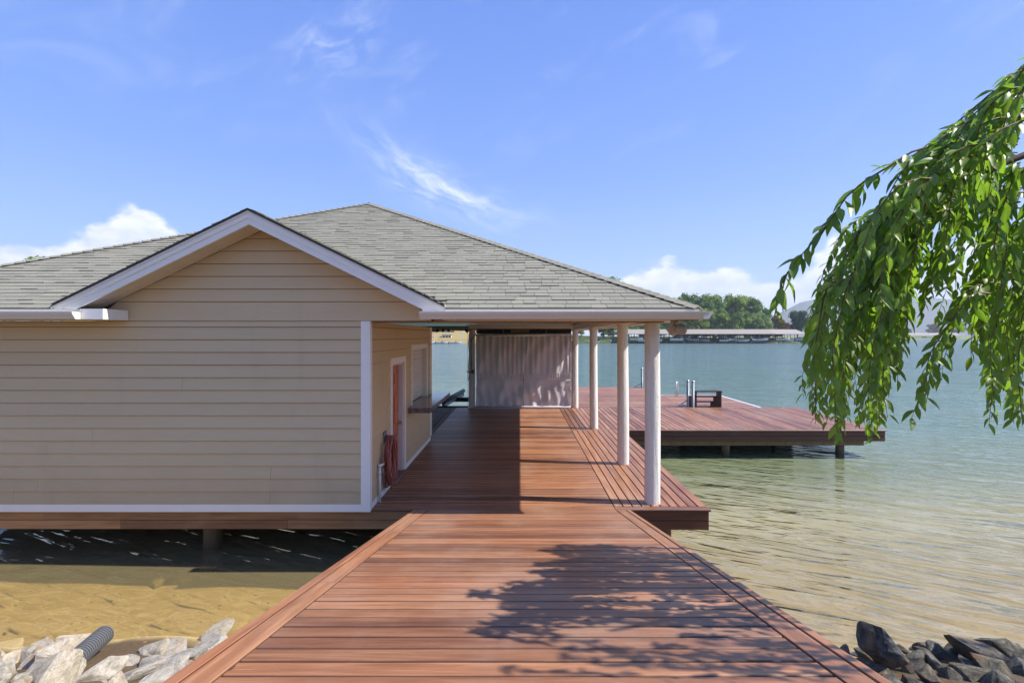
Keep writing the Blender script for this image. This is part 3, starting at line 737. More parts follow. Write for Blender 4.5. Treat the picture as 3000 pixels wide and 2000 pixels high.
MB().lathe([(.03, 0), (.05, .05), (.06, .14), (.055, .15)], (-1.93, 17.5, 2.78), 10, Matrix.Rotation(R(130), 3, 'Y')).put('lamp_head', 'clear_black', fl, True)
MB().tube([(-1.9, 17.5, 2.8), (-1.85, 17.5, 2.95)], .012, 6).put('bracket', 'clear_black', fl)
tr_ = thing('overhead_rail', 'dark rail with clips hanging under the teal slip ceiling', 'rail', (-3, 17.8, 2.7))
MB().tube([(-3.6, 17.8, 2.72), (-2.35, 17.8, 2.70)], .022, 6).put('rail', 'dark_steel', tr_)
for x in (-2.95, -2.55, -2.75): box('clip', 'dark_steel', tr_, x - .04, x + .04, 17.77, 17.83, 2.68, 2.79)
# ------------------------------------------------------------------ hose and spigot on the side wall
ho = thing('garden_hose', 'coiled red rubber garden hose hanging beside the red door', 'hose', (XW + .1, 7.97, .5))
mb = MB(); pts = []
rr = random.Random(5)
for k in range(11):
    ph = rr.uniform(-.03, .03); a = .13 + .12 * rr.random(); b = .30 + .13 * rr.random(); ox = .035 + .10 * rr.random()
    for j in range(18):
        q = 2 * math.pi * j / 18 + R(90)
        zc = .93 - b + (b) * math.sin(q); dz = 0
        pts.append((XW + ox + .018 * math.sin(q * 2 + k), 7.97 + ph + a * math.cos(q) * (1.0 if zc > .3 else .9), zc))
pts += [(XW + .06, 7.80, .40), (XW + .05, 7.72, .5), (XW + .055, 7.70, .53)]
MB().tube(pts, .0125, 7).put('coil', 'hose_rubber', ho, True)
MB().tube([(XW + .002, 7.93, .90), (XW + .17, 7.93, .90), (XW + .18, 7.93, .95)], .012, 6).tube([(XW + .002, 8.02, .90), (XW + .17, 8.02, .90), (XW + .18, 8.02, .95)], .012, 6).box(XW - .002, XW + .012, 7.88, 8.06, .82, 1.0).put('hanger', 'galvanised', ho)
sg = thing('water_spigot', 'white plastic standpipe with a tap below the coiled hose', 'spigot', (XW + .03, 7.6, 0))
MB().tube([(XW + .035, 7.56, .0), (XW + .035, 7.56, .56)], .019, 10).tube([(XW + .035, 7.56, .55), (XW + .06, 7.68, .555)], .021, 10).put('pipe', 'pvc', sg, True)
MB().tube([(XW + .035, 7.56, .42), (XW + .035, 7.56, .47)], .025, 10).tube([(XW + .035, 7.56, .535), (XW + .035, 7.56, .58)], .026, 10).put('elbow', 'pvc', sg, True)
MB().tube([(XW + .06, 7.68, .555), (XW + .065, 7.74, .545), (XW + .065, 7.75, .49)], .016, 8).put('tap', 'brass', sg, True)
MB().lathe([(.02, 0), (.03, .006), (.02, .014)], (XW + .064, 7.71, .575), 8).put('valve_handle', 'door_red', sg)
# floodlight under the roof corner
fo = thing('floodlight', 'twin-head tan floodlight under the right roof corner', 'floodlight', (2.22, 7.1, 2.75))
MB().lathe([(.055, -.03), (.055, 0)], (2.22, 7.1, 2.751), 14).put('mount', 'fascia_tan', fo, True)
for dx, dy, az, rx in ((-.05, -.02, 200, 40), (.07, -.05, 170, 25)):
    M = Matrix.Rotation(R(az), 3, 'Z') @ Matrix.Rotation(R(-90 - rx + 30), 3, 'X')
    h = MB().lathe([(.022, -.10), (.035, -.07), (.055, -.02), (.078, .03), (.080, .045)], (2.22 + dx, 7.08 + dy, 2.62), 18, M).put('lamp_head', 'fascia_tan', fo, True)
    MB().lathe([(.074, .0452), (.070, .05), (.03, .058)], (2.22 + dx, 7.08 + dy, 2.62), 18, M).put('lens', 'lamp_face', h, True)
    MB().tube([(2.22, 7.1, 2.725), (2.22 + dx * .8, 7.09 + dy * .5, 2.66)], .016, 8).put('arm', 'fascia_tan', fo)
# ------------------------------------------------------------------ outer deck fittings
def pole(x, y, h, label, grp):
    p = thing('guide_pole', label, 'pole', (x, y, FZ), 0, grp)
    MB().lathe([(.05, -2.2), (.05, h), (.05, h + .0)], (x, y, 0), 12).put('tube', 'galvanised', p, True)
    MB().lathe([(.056, 0), (.056, .025), (.03, .05)], (x, y, h), 12).put('cap', 'chrome', p, True)
    for z in (h - .18, h - .42): MB().tube([(x - .09, y - .02, z), (x + .09, y - .02, z)], .011, 6).put('bracket_bolt', 'galvanised', p)
pole(6.10, 17.92, .90, 'shorter galvanised guide pole beside the dark wooden steps', 'dock guide poles')
pole(6.22, 17.74, .90, 'galvanised guide pole touching the left side of the dark wooden steps', 'dock guide poles')
pole(6.05, 24.45, .95, 'left one of two far guide poles at the outer deck corner', 'dock guide poles')
pole(6.20, 24.25, .95, 'right one of two far guide poles at the outer deck corner', 'dock guide poles')
for x, y in ((6.02, 17.9), (5.98, 24.45)):
    b = thing('pole_brace', 'small metal brace angled down to the deck beside the %s guide poles' % ('near' if y < 20 else 'far'), 'brace', (x - .2, y, 0))
    MB().tube([(x - .28, y, .02), (x + .05, y, .22)], .015, 6).put('strut', 'galvanised', b); box('foot_plate', 'galvanised', b, x - .36, x + .06, y - .07, y + .07, .001, .014)
ld = thing('swim_ladder', 'pale ladder with two hooped handrails at the back of the floating dock', 'ladder', (7.9, 24.5, FZ))
for x in (7.68, 8.20):
    pts = [(x, 24.25, FZ), (x, 24.25, FZ + .55)] + [(x, 24.25 + .14 - .14 * math.cos(q), FZ + .55 + .13 * math.sin(q)) for q in fr_(.3, math.pi - .3, 5)] + [(x, 24.53, FZ + .55), (x, 24.76, -1.6)]
    pts = [(x + (p[1] - 24.25) * .55, p[1], p[2]) for p in pts]
    MB().tube(pts, .026, 8).put('handrail', 'trim_white', ld, True)
for z in (-.75, -1.05, -1.35): MB().tube([(7.68 + .26, 24.74, z), (8.20 + .26, 24.74, z)], .018, 6).put('rung', 'trim_white', ld)
st = thing('boarding_steps', 'dark brown wooden boarding steps standing on the floating dock', 'steps', (6.8, 18.3, FZ))
SX0, SX1 = 6.30, 7.26
for x0, x1 in ((SX0, SX0 + .07), (SX1 - .07, SX1)):
    MB().prism([(x0, 17.78, FZ + .001), (x0, 17.78, .53), (x0, 18.10, .53), (x0, 18.10, .30), (x0, 18.38, .30), (x0, 18.38, .08), (x0, 18.66, .08), (x0, 18.66, -.14), (x0, 18.92, -.14), (x0, 18.92, FZ + .001)], (0, 0, 0), (x1 - x0, 0, 0)).put('stringer', 'dark_wood', st)
for y, z in ((17.76, .53), (18.10, .30), (18.38, .08), (18.66, -.14)): box('tread', 'dark_wood', st, SX0 - .02, SX1 + .02, y, y + .30, z + .001, z + .036)
# drain pipe on the bank
a = Vector((-4.03, 4.40, -.41)); b = Vector((-4.17, 4.98, -.46))
dp = thing('drain_pipe', 'corrugated grey-black drain pipe sticking out of the pale rocks', 'pipe', a)
ax = (b - a); n = 19; prof = []
for i in range(n):
    z = i / n
    prof += [(.088, z), (.088, z + .45 / n), (.075, z + .55 / n), (.075, z + .95 / n)]
q = ax.to_track_quat('Z', 'Y').to_matrix(); Lp = ax.length
MB().lathe([(r, z * Lp) for r, z in prof], a, 22, q).put('corrugated_tube', 'pipe_plastic', dp)
MB().lathe([(.068, Lp + .001), (.068, Lp + .003)], a, 22, q).put('mouth', 'black_rubber', dp)
# pipe under the house front
up = MB().tube([(-2.6, 7.5, -.33), (-1.9, 7.45, -.35), (-1.3, 7.42, -.37)], .02, 8)
tag(up.put('service_pipe', 'pvc'), 'thin white service pipe slung below the deck edge by the ramp', 'pipe')
# ------------------------------------------------------------------ riprap
rk = random.Random(21)
def rock_mesh(m, seed, sub=True):
    r = random.Random(seed); bm = bmesh.new()
    sx, sy, sz = r.uniform(.8, 1.25), r.uniform(.65, 1.0), r.uniform(.5, .8)
    for i in range(13):
        v = Vector((r.gauss(0, 1), r.gauss(0, 1), r.gauss(0, 1))).normalized()
        v *= r.uniform(.75, 1.1); bm.verts.new((v.x * sx * .5, v.y * sy * .5, v.z * sz * .5))
    bmesh.ops.convex_hull(bm, input=bm.verts)
    bmesh.ops.delete(bm, geom=[v for v in bm.verts if not v.link_faces], context='VERTS')
    bmesh.ops.bevel(bm, geom=bm.edges[:], offset=.035, segments=1, profile=.6, affect='EDGES', clamp_overlap=True)
    bmesh.ops.triangulate(bm, faces=bm.faces[:])
    bmesh.ops.subdivide_edges(bm, edges=[e for e in bm.edges if e.calc_length() > .12], cuts=1, use_grid_fill=True)
    for v in bm.verts:
        n = noise.noise(v.co * 5 + Vector((seed, 0, 0))) * .030 + noise.noise(v.co * 13 + Vector((0, seed, 0))) * .014
        v.co += v.co.normalized() * n
    me = bpy.data.meshes.new('rock'); bm.to_mesh(me); bm.free(); me.materials.append(MATS[m]); return me
PALE = [rock_mesh('pale_rock', 40 + i) for i in range(9)]; DARK = [rock_mesh('dark_rock', 80 + i) for i in range(9)]; SUNK = [rock_mesh('sunk_rock', 120 + i) for i in range(4)]
def rock(meshes, x, y, z, s, label, group, flat=1.):
    o = bpy.data.objects.new('rock', rk.choice(meshes)); o.location = (x, y, z)
    o.rotation_euler = (rk.uniform(-.5, .5), rk.uniform(-.5, .5), rk.uniform(0, 6.28)); o.scale = (s, s * rk.uniform(.8, 1.1), s * flat)
    link(o); tag(o, label, 'rock', group); return o
ORDR = ['first', 'second', 'third', 'fourth', 'fifth', 'sixth', 'seventh', 'eighth', 'ninth', 'tenth', 'eleventh', 'twelfth', 'thirteenth', 'fourteenth']
def bank(meshes, sgn, look, group, size, rows):
    """rows of boulders counted outwards from the ramp"""
    for ri, (y, xstart) in enumerate(rows):
        x = xstart; k = 0
        while k < 14:
            s = rk.uniform(*size); x += s * rk.uniform(.24, .30); yy = y + rk.uniform(-.10, .10); z = bed(x * sgn, yy) + s * (.0 if sgn < 0 else -.03)
            if sgn < 0 and abs(x - 4.1) < .30 and yy > 4.35: z -= .22 if yy > 4.6 else .12
            px = CX + sgn * (x - s * .6) / yy * F; py = CY + (H - z - s * .4) / yy * F
            if not 0 < px < 3000: break
            if py < 2000: rock(meshes, x * sgn, yy, z, s, '%s %s from the ramp in the %s row of the riprap' % (ORDR[k], look, ('waterline', 'second', 'third', 'fourth', 'fifth', 'topmost')[ri]), group, rk.uniform(.6, .9)); k += 1
            x += s * rk.uniform(.24, .30)
bank(PALE, -1, 'pale grey boulder', 'pale riprap left of the ramp', (.38, .66), ((5.06, 1.55), (4.88, 1.5), (4.62, 1.45), (4.36, 1.45), (4.1, 1.45), (3.85, 1.45)))
bank(DARK, 1, 'dark mottled boulder', 'dark riprap right of the ramp', (.32, .56), ((5.12, 1.95), (4.9, 1.8), (4.64, 1.75), (4.38, 1.7), (4.12, 1.7), (3.86, 1.7)))
for x, y, s, lb in ((-1.72, 4.8, .5, 'low pale stone touching the left ramp edge'), (-4.75, 5.3, .5, 'tan-stained flat stone at the water left of the drain pipe mouth'), (-3.35, 5.45, .5, 'tan flat stone half in the water right of the drain pipe')):
    rock(PALE, x, y, bed(x, y) + .06, s, lb, None, .6)
rock(DARK, 4.45, 4.75, bed(4.45, 4.75) + .06, .62, 'tall upright mossy boulder standing highest in the dark riprap', None, .95)
rock(DARK, 3.55, 4.85, bed(3.55, 4.85) + .2, .7, 'big tan slab lying slanted on the dark riprap', None, .7)
WH = ['beside the foot of the house piling', 'right of the piling foot', 'left of the piling foot', 'in the middle of the sunk heap', 'farthest right of the sunk heap', 'at the sunlit edge', 'smallest, at the sunlit edge', 'farthest left in the sun', 'at the back in the shade']
for q_, (px, py, s) in enumerate(((560, 1640, .5), (640, 1625, .55), (500, 1660, .5), (600, 1668, .6), (690, 1630, .5), (545, 1690, .5), (610, 1690, .35), (470, 1690, .45), (520, 1632, .4))):
    d = (H + .95) * F / (py - CY); x = (px - CX) * d / F
    rock(SUNK, x, d, bed(x, d) + .07, s * .85, 'brown stone under water by the piling, ' + WH[q_], 'stones under water by the piling', .5)
for q_, (x, y, s) in enumerate(((3.1, 5.75, .4), (3.7, 5.9, .5), (4.4, 6.1, .55), (5.0, 5.9, .45), (3.4, 6.3, .4), (4.8, 6.6, .5))):
    rock(SUNK, x, y, bed(x, y) - .02, s, '%s from left of the stones under the shallow water off the dark riprap' % ORDR[q_], 'stones in the shallows on the right', .5)
pb = MB()
for i in range(330):
    x, y = (rk.uniform(-8.5, -1.7), rk.uniform(5.2, 7.6)) if i < 110 else (rk.uniform(1.7, 7.), rk.uniform(5.1, 6.6))
    s = rk.uniform(.008, .03 if i < 110 else .05); z = bed(x, y)
    q = [Vector((rk.gauss(0, 1), rk.gauss(0, 1), rk.gauss(0, .5))).normalized() * s for k in range(2)]
    r0 = rk.uniform(0, 3)
    ring = [Vector((x + math.cos(r0 + k * 1.256) * s * rk.uniform(.8, 1.2), y + math.sin(r0 + k * 1.256) * s * rk.uniform(.6, 1.), z)) for k in range(5)]
    pb.add(ring + [Vector((x, y, z + s * .55))], [(k, (k + 1) % 5, 5) for k in range(5)])
tag(pb.put('pebbles', 'sunk_rock'), 'small pebbles scattered over the shallow lake bed', kind='stuff')
# ------------------------------------------------------------------ weeping tree
def leafmat(name, a, b, tr):
    def f(t):
        o = t.obj(); x, y, z = t.xyz(o)
        r = (t.island() + t.rand()).m('FRACT')
        c = t.mix(r, a, b); c = t.mix((r * 7.3).m('FRACT').step(.86, .99) * .6, c, (.26, .27, .05))
        p = t.n('ShaderNodeBsdfPrincipled', {'Base Color': c, 'Roughness': .42, 'Specular IOR Level': .5})
        q = t.n('ShaderNodeBsdfTranslucent', {0: t.mix(.5, t.mix(1., c, (1.5, 1.9, .6), 'MULTIPLY'), (.32, .52, .05))})
        t.out(t.n('ShaderNodeMixShader', {0: tr, 1: p.outputs[0], 2: q.outputs[0]}))
    mat(name, f)
leafmat('cherry_leaf', (.085, .165, .022), (.230, .335, .050), .48)
plain('bark', (.085, .058, .045), .8, .2, var=.2, nscale=14., bump=.5)
plain('twig', (.13, .075, .045), .7, .3, var=.15)
def leaf_geo(seed):
    r = random.Random(seed); ws = (.06, .62, .98, .88, .46, .0); ts = (0, .16, .36, .58, .82, 1.0)
    curve = r.uniform(.10, .30); fd = r.uniform(.18, .5); tw = r.uniform(-.25, .25); vs_ = []; fs = []
    for t, w_ in zip(ts, ws):
        h = .185 * w_; z = -curve * t * t; rt = tw * t
        vs_ += [(t, 0, z), (t, h * math.cos(rt), z + fd * h + h * math.sin(rt)), (t, -h * math.cos(rt), z + fd * h - h * math.sin(rt))]
    for i in range(5):
        k = 3 * i; fs += [(k, k + 3, k + 4, k + 1), (k, k + 2, k + 5, k + 3)]
    fs[-2] = (12, 15, 13); fs[-1] = (12, 14, 15)
    return vs_[:16], fs
LEAFG = [leaf_geo(i) for i in range(6)]
LEAFM = [mesh('leaf', v, f_, 'cherry_leaf', True) for v, f_ in LEAFG]
tree = thing('weeping_tree', 'weeping tree hanging long strands of pointed green leaves over the water', 'tree', (5.3, 3.3, bed(5.3, 3.3)))
lr = random.Random(12)
leaves = []
twig_mb = []
def bez(p0, p1, p2, p3, n):
    return [p0 * (1 - t) ** 3 + p1 * 3 * t * (1 - t) ** 2 + p2 * 3 * t * t * (1 - t) + p3 * t ** 3 for t in fr_(0, 1, n)]
def strand(a, b, c, d, r0=.006, dens=1., size=1., start=.08):
    pts = bez(a, b, c, d, 14)
    wob = [Vector((noise.noise(p * 3), noise.noise(p * 3 + Vector((9, 0, 0))), noise.noise(p * 3 + Vector((0, 9, 0))))) * .05 for p in pts]
    pts = [p + w_ * min(1, i / 4) for i, (p, w_) in enumerate(zip(pts, wob))]
    twig_mb.append((pts, [r0 * (1 - .75 * i / 14) for i in range(15)]))
    L_ = sum((pts[i + 1] - pts[i]).length for i in range(14)); n = int(L_ / .028 * dens); s_ = 1
    for k in range(n):
        t = start + (1 - start) * (k + lr.random() * .6) / n; f_ = min(t * 14, 13.99); i = int(f_); p = pts[i].lerp(pts[i + 1], f_ - i)
        tg = (pts[i + 1] - pts[i]).normalized(); s_ = -s_
        side = tg.cross(Vector((0, 0, 1))); side = side.normalized() if side.length > .1 else Vector((1, 0, 0))
        side = Matrix.Rotation(lr.uniform(-1.2, 1.2), 3, tg) @ side
        dv = (tg * lr.uniform(.35, .9) + side * s_ * lr.uniform(.45, 1.0) + Vector((0, 0, -lr.uniform(.1, .75)))).normalized()
        up = (Vector((lr.uniform(-.6, .6), lr.uniform(-.8, .4), 1)) - dv * dv.z).normalized()
        X = dv; Y = up.cross(X).normalized(); Z = X.cross(Y)
        s = lr.uniform(.072, .125) * size * (.65 + .35 * min(1, (1 - t) * 5 + .3))
        M = Matrix(((X.x, Y.x, Z.x, p.x), (X.y, Y.y, Z.y, p.y), (X.z, Y.z, Z.z, p.z), (0, 0, 0, 1))) @ Matrix.Scale(s, 4)
        leaves.append((p, M))
OUT = [(2300, 860), (2400, 800), (2480, 720), (2560, 620), (2660, 540), (2760, 450), (2860, 345), (2960, 235), (3100, 110), (3400, -60), (4200, -200)]
def outline(x):
    for (a, ya), (b, yb) in zip(OUT[:-1], OUT[1:]):
        if a <= x <= b: return ya + (yb - ya) * (x - a) / (b - a)
    return OUT[0][1] if x < OUT[0][0] else OUT[-1][1]
def hang(ex, ey, sx, sy, d, dens=1., size=1., lean=.2):
    a = P(sx, sy, d); e = P(ex, ey, d + lr.uniform(-.15, .15))
    b = P(sx + (ex - sx) * .55, sy - 15, d); c = P(ex + (sx - ex) * .06, sy + (ey - sy) * .45, d)
    strand(a, b, c, e, .006, dens, size)
# the lone arching spray and its neighbours
pts = [P(x, y, 3.1) for x, y in ((2960, 345), (2600, 470), (2330, 640), (2268, 925))]
strand(*pts, .008, .62, 1.45, .18)
strand(P(3010, 230, 3.3), P(2930, 250, 3.3), P(2800, 350, 3.3), P(2650, 480, 3.3), .008, .9)
strand(P(3040, 180, 3.2), P(2960, 230, 3.2), P(2860, 330, 3.2), P(2740, 420, 3.2), .008, 1.)
for i in range(80):                     # the near mass
    ex = lr.uniform(2352, 2660); lim = 1245 if ex < 2420 else (1285 if ex < 2560 else 1285 - (ex - 2560) * 2.2)
    ey = lim - lr.random() ** 1.6 * 330
    sx = ex + lr.uniform(70, 300); sy = outline(sx) + lr.uniform(0, 190) + 25
    hang(ex, ey, sx, sy, lr.uniform(2.7, 4.6))
for i in range(58):                     # its upper slope
    ex = lr.uniform(2500, 2900); sx = ex + lr.uniform(90, 280); sy = outline(sx) + lr.uniform(15, 200)
    ey = max(sy + 120, outline(ex) + lr.uniform(60, 330)); hang(ex, ey, sx, sy, lr.uniform(2.5, 4.4))
for i in range(46):                     # the right-hand mass
    ex = lr.uniform(2850, 3120); sx = ex + lr.uniform(20, 200); sy = lr.uniform(420, 800)
    ey = 1260 - lr.random() ** 1.5 * 320 if ex > 2880 else lr.uniform(930, 1060); hang(ex, ey, sx, sy, lr.uniform(2.6, 4.2))
for i in range(9): hang(lr.uniform(2690, 2860), lr.uniform(820, 960), lr.uniform(2900, 3020), lr.uniform(420, 620), lr.uniform(3.2, 4.4))
hang(2684, 1235, 2900, 860, 2.8); hang(2720, 1180, 2930, 830, 2.9); hang(2770, 1100, 2960, 800, 3.0); hang(2985, 1225, 3060, 800, 2.5)
for i in range(30):                     # crown beyond the frame
    d = lr.uniform(1.9, 5.0); ex = lr.uniform(3090, 4600); sx = ex + lr.uniform(-60, 220); sy = outline(sx) + lr.uniform(0, 420); ey = sy + lr.uniform(350, 800)
    hang(ex, ey, sx, sy, d, .8, 1.1)
for i in range(26):
    d = lr.uniform(1.6, 2.6); ex = lr.uniform(3080, 4300); sx = ex + lr.uniform(0, 260); sy = outline(sx) + lr.uniform(-200, 300)
    hang(ex, sy + lr.uniform(400, 900), sx, sy, d, .7, 1.)
# trunk and limbs
fork = Vector((5.2, 3.3, 3.0))
MB().tube([(5.3, 3.3, bed(5.3, 3.3) - .2), (5.28, 3.3, .9), (5.15, 3.32, 2.0), fork], [.16, .13, .11, .10], 12).put('trunk', 'bark', tree, True)
for e, m_ in (((2.9, 3.2, 3.75), 4.3), ((3.4, 2.4, 4.1), 4.5), ((3.6, 4.4, 4.2), 4.6), ((5.0, 2.2, 4.5), 4.3), ((6.4, 3.6, 4.6), 4.4), ((2.75, 3.1, 3.45), 3.9)):
    e = Vector(e); p = bez(fork, fork + Vector((0, 0, 1.0)), Vector((e.x * .6 + fork.x * .4, e.y, m_ + .2)), e, 10)
    MB().tube(p, [.07 * (1 - .8 * i / 10) for i in range(11)], 8).put('limb', 'bark', tree, True)
tw = MB()
for p, r_ in twig_mb: tw.tube(p, r_, 4, False)
tag(tw.put('twigs', 'twig', tree), kind='stuff')
def lkey(e):
    p = e[0]; px = CX + p.x / p.y * F; py = CY - (p.z - H) / p.y * F
    return p.y + (0 if px < 3000 and 0 < py < 2000 else 100)
leaves.sort(key=lkey)
for p, M in leaves[:300]: putm('leaf', lr.choice(LEAFM), tree, M)
fm = MB()
for p, M in leaves[300:]:
    v, f_ = lr.choice(LEAFG); fm.add([M @ Vector(q) for q in v], f_)
tag(fm.put('foliage', 'cherry_leaf', tree, True), kind='stuff')
# bits on the boards
for px, py, lb, on in ((1112, 1604, 'small dark curled leaf on the left ramp border', 'r'), (1723, 1818, 'curled dark dead leaf in the dappled shade on the ramp', 'r'), (1503, 1722, 'small yellowish leaf on the sunny middle of the ramp', 'r'), (1678, 1487, 'tiny brown leaf at the foot of the nearest column shadow', 'd'), (695, 1953, 'short pale twig on the lower left of the ramp', 'r')):
    d = 1533 / (py - 1280) if on == 'r' else (H * F) / (py - CY); x = (px - CX) * d / F; z = (zr(d) if on == 'r' else 0) + .006
    v, f_ = LEAFG[3]; me = mesh('fallen_leaf', v, f_, 'twig', True)
    o = put('fallen_leaf', me, None, (x, d, z + .008), (.5, .2, px), (.05,) * 3); tag(o, lb, 'leaf')
# ------------------------------------------------------------------ far shores
plain('dry_grass', (.30, .235, .095), .95, .1, var=.25, nscale=.25)
plain('shore_grass', (.16, .19, .06), .95, .1, var=.25, nscale=.2)
plain('hill_wood', (.10, .125, .085), .95, .1, var=.2, nscale=.01)
plain('shed_roof', (.30, .265, .22), .6, .3, var=.04, nscale=.6)
plain('shed_gable', (.20, .22, .24), .7, .3)
plain('shed_post', (.075, .06, .05), .8, .2)
plain('boat_white', (.72, .74, .76), .3, .5, var=.04)
plain('boat_blue', (.02, .035, .12), .5, .4)
plain('boat_dark', (.03, .032, .036), .4, .4)
plain('orange_paint', (.62, .14, .04), .5, .4)
plain('far_stone', (.48, .45, .41), .9, .2, var=.3, nscale=1.5)
def shore_h(x, y):
    s = 229 + 3 * math.sin(x * .03) + (0 if x < 138 else (x - 138) * 2.2)
    d = y - s
    if d < 0: return WZ - .4 + d * .15
    k = .30 + .12 * math.sin(x * .021 + 1)
    hump = 13 * math.exp(-((x + 200) / 90) ** 2) + 3.5 * math.exp(-((x + 30) / 45) ** 2)
    z = WZ + 1.6 * min(1, d / 3) + k * 4 * (1 - math.exp(-d / 18)) + hump * (1 - math.exp(-d / 22)) + .4 * noise.noise((x * .05, y * .05, 0))
    return z
def f(t):
    p = t.pos(); x, y, z = t.xyz(p)
    c = t.mix(t.noise(p, .25, 6.), (.24, .185, .075), (.38, .30, .13)); g_ = t.mix(t.noise(p, .4, 5.), (.035, .055, .02), (.09, .12, .04))
    t.bsdf(t.mix((x + t.noise(p, .1, 3.) * 14.).step(-16., -4.), c, g_), .95, None, .1)
mat('bank_grass', f)
fs_ = grid('far_shore', 'bank_grass', fr_(-900, 190, 160), [215, 224, 227, 229, 230, 232, 235, 240, 247, 256, 270, 290, 330, 400], shore_h)
tag(fs_, 'dry grass bank across the lake behind the marina', kind='structure')
def shore2_h(x, y):
    d = y - 600 - 6 * math.sin(x * .01)
    return WZ - .3 + d * .1 if d < 0 else WZ + .6 + 3 * (1 - math.exp(-d / 40)) + noise.noise((x * .02, y * .02, 3)) * .8
f2 = grid('distant_shore', 'shore_grass', fr_(150, 1500, 60), [580, 598, 602, 606, 615, 630, 660, 720, 900], shore2_h)
tag(f2, 'low green shore in the far distance on the right', kind='structure')
MPR = [(2050, 975), (2200, 955), (2270, 925), (2350, 882), (2430, 868), (2560, 862), (2700, 868), (2830, 880), (2950, 884), (3150, 880), (3500, 900), (3900, 960)]
vs_ = []; D = 2500
xs = fr_(2050, 3900, 120)
def mz(px):
    for (a, ya), (b, yb) in zip(MPR[:-1], MPR[1:]):
        if a <= px <= b: return ya + (yb - ya) * (px - a) / (b - a)
for j, (dd, kf) in enumerate(((2250, 0.), (2350, .35), (2430, .75), (2500, 1.), (2650, .8), (2900, .0))):
    for px in xs:
        z = (CY - mz(px)) * D / F + 2.5; z *= kf
        x = (px - CX) * D / F
        vs_.append((x, dd, z + (18 * noise.noise((x * .006, dd * .006, 0)) * kf if kf < 1 else 4 * noise.noise((x * .012, 0, 2))) - 2))
n = len(xs)
o = put('mountain', mesh('mountain', vs_, [(j * n + i, j * n + i + 1, (j + 1) * n + i + 1, (j + 1) * n + i) for j in range(5) for i in range(n - 1)], 'hill_wood', True))
tag(o, 'hazy wooded mountain ridge on the horizon', kind='structure')
# trees
def treeleaf(name, a, b):
    def f(t):
        k = (t.island() * .8 + t.rand() * .5).m('FRACT'); c = t.mix(k, a, b)
        c = t.mix(1., c, t.ramp(t.rand(), [(0, (.80, .88, .95)), (.5, (1, 1, 1)), (1, (1.25, 1.12, .8))]), 'MULTIPLY')
        p = t.n('ShaderNodeBsdfDiffuse', {0: c}); q = t.n('ShaderNodeBsdfTranslucent', {0: c})
        t.out(t.n('ShaderNodeMixShader', {0: .30, 1: p.outputs[0], 2: q.outputs[0]}))
    mat(name, f)
treeleaf('oak_leaf', (.11, .20, .05), (.27, .37, .11))
treeleaf('bluish_leaf', (.045, .10, .055), (.10, .17, .085))
treeleaf('brown_leaf', (.14, .10, .045), (.24, .16, .07))
treeleaf('lime_leaf', (.10, .15, .025), (.20, .24, .05))
def crown(seed, m, nl=17, nq=1500):
    r = random.Random(seed); mb = MB(); lobes = []
    for i in range(nl):
        q = r.uniform(0, 6.283); h = r.uniform(.26, .93); w_ = .30 * math.sin(math.pi * (1.06 - h) ** .75) + .03; rad = r.uniform(.3, 1.) * w_
        lobes.append((Vector((math.cos(q) * rad, math.sin(q) * rad, h - .05)), r.uniform(.09, .15)))
    lobes.append((Vector((0, 0, .6)), .22))
    for c, R_ in lobes:
        for k in range(nq // nl):
            d = Vector((r.gauss(0, 1), r.gauss(0, 1), r.gauss(0, 1) + .25)).normalized()
            p = c + d * R_ * r.uniform(.72, 1.06); s = r.uniform(.014, .027)
            nrm = (d + Vector((r.gauss(0, .5), r.gauss(0, .5), r.gauss(0, .5)))).normalized()
            a = nrm.orthogonal().normalized(); b = nrm.cross(a)
            mb.add([p + a * s, p + b * s * .8, p - a * s * .9, p - b * s], [(0, 1, 2, 3)])
        for k in range(34):                # inner leaves that close the lobe
            d = Vector((r.gauss(0, 1), r.gauss(0, 1), r.gauss(0, 1))).normalized(); p = c + d * R_ * .62; s = R_ * .42
            a = d.orthogonal().normalized(); b = d.cross(a)
            mb.add([p + a * s, p + b * s, p - a * s, p - b * s], [(0, 1, 2, 3)])
    return mb.mesh('crown', m)
CR = {k: [crown(300 + i * 7 + j, k) for i in range(nv)] for j, (k, nv) in enumerate((('oak_leaf', 5), ('bluish_leaf', 2), ('brown_leaf', 1), ('lime_leaf', 1)))}
TRK = MB().tube([(0, 0, -.03), (.004, 0, .2), (-.004, .004, .45), (0, 0, .7)], [.018, .014, .010, .004], 8)
for q in range(5): TRK.tube([(0, 0, .28 + q * .06), (math.cos(q * 2.2) * .09, math.sin(q * 2.2) * .09, .42 + q * .07), (math.cos(q * 2.2) * .17, math.sin(q * 2.2) * .17, .5 + q * .07)], [.008, .005, .002], 5)
TRK = TRK.mesh('trunk', 'bark', True)
tr2 = random.Random(31)
def far_tree(px, py, d, label, kind='oak_leaf', group='trees on the far shore', wid=1., base=None, cat='tree'):
    x = (px - CX) * d / F; zt_ = H + (CY - py) * d / F
    zb = base if base is not None else (shore_h(x, d) if d < 450 else shore2_h(x, d))
    t = thing('tree' if cat == 'tree' else cat, label, cat, (x, d, zb - .1), tr2.uniform(0, 6.28), group)
    h = zt_ - zb; s = (h * wid, h * wid, h * 1.05)
    M = WM[t] @ Matrix.Diagonal((*s, 1))
    putm('trunk', TRK, t, M); putm('crown', tr2.choice(CR[kind]), t, M)
ORD = ['first', 'second', 'third', 'fourth', 'fifth', 'sixth', 'seventh', 'eighth', 'ninth', 'tenth', 'eleventh', 'twelfth', 'thirteenth', 'fourteenth', 'fifteenth', 'sixteenth']
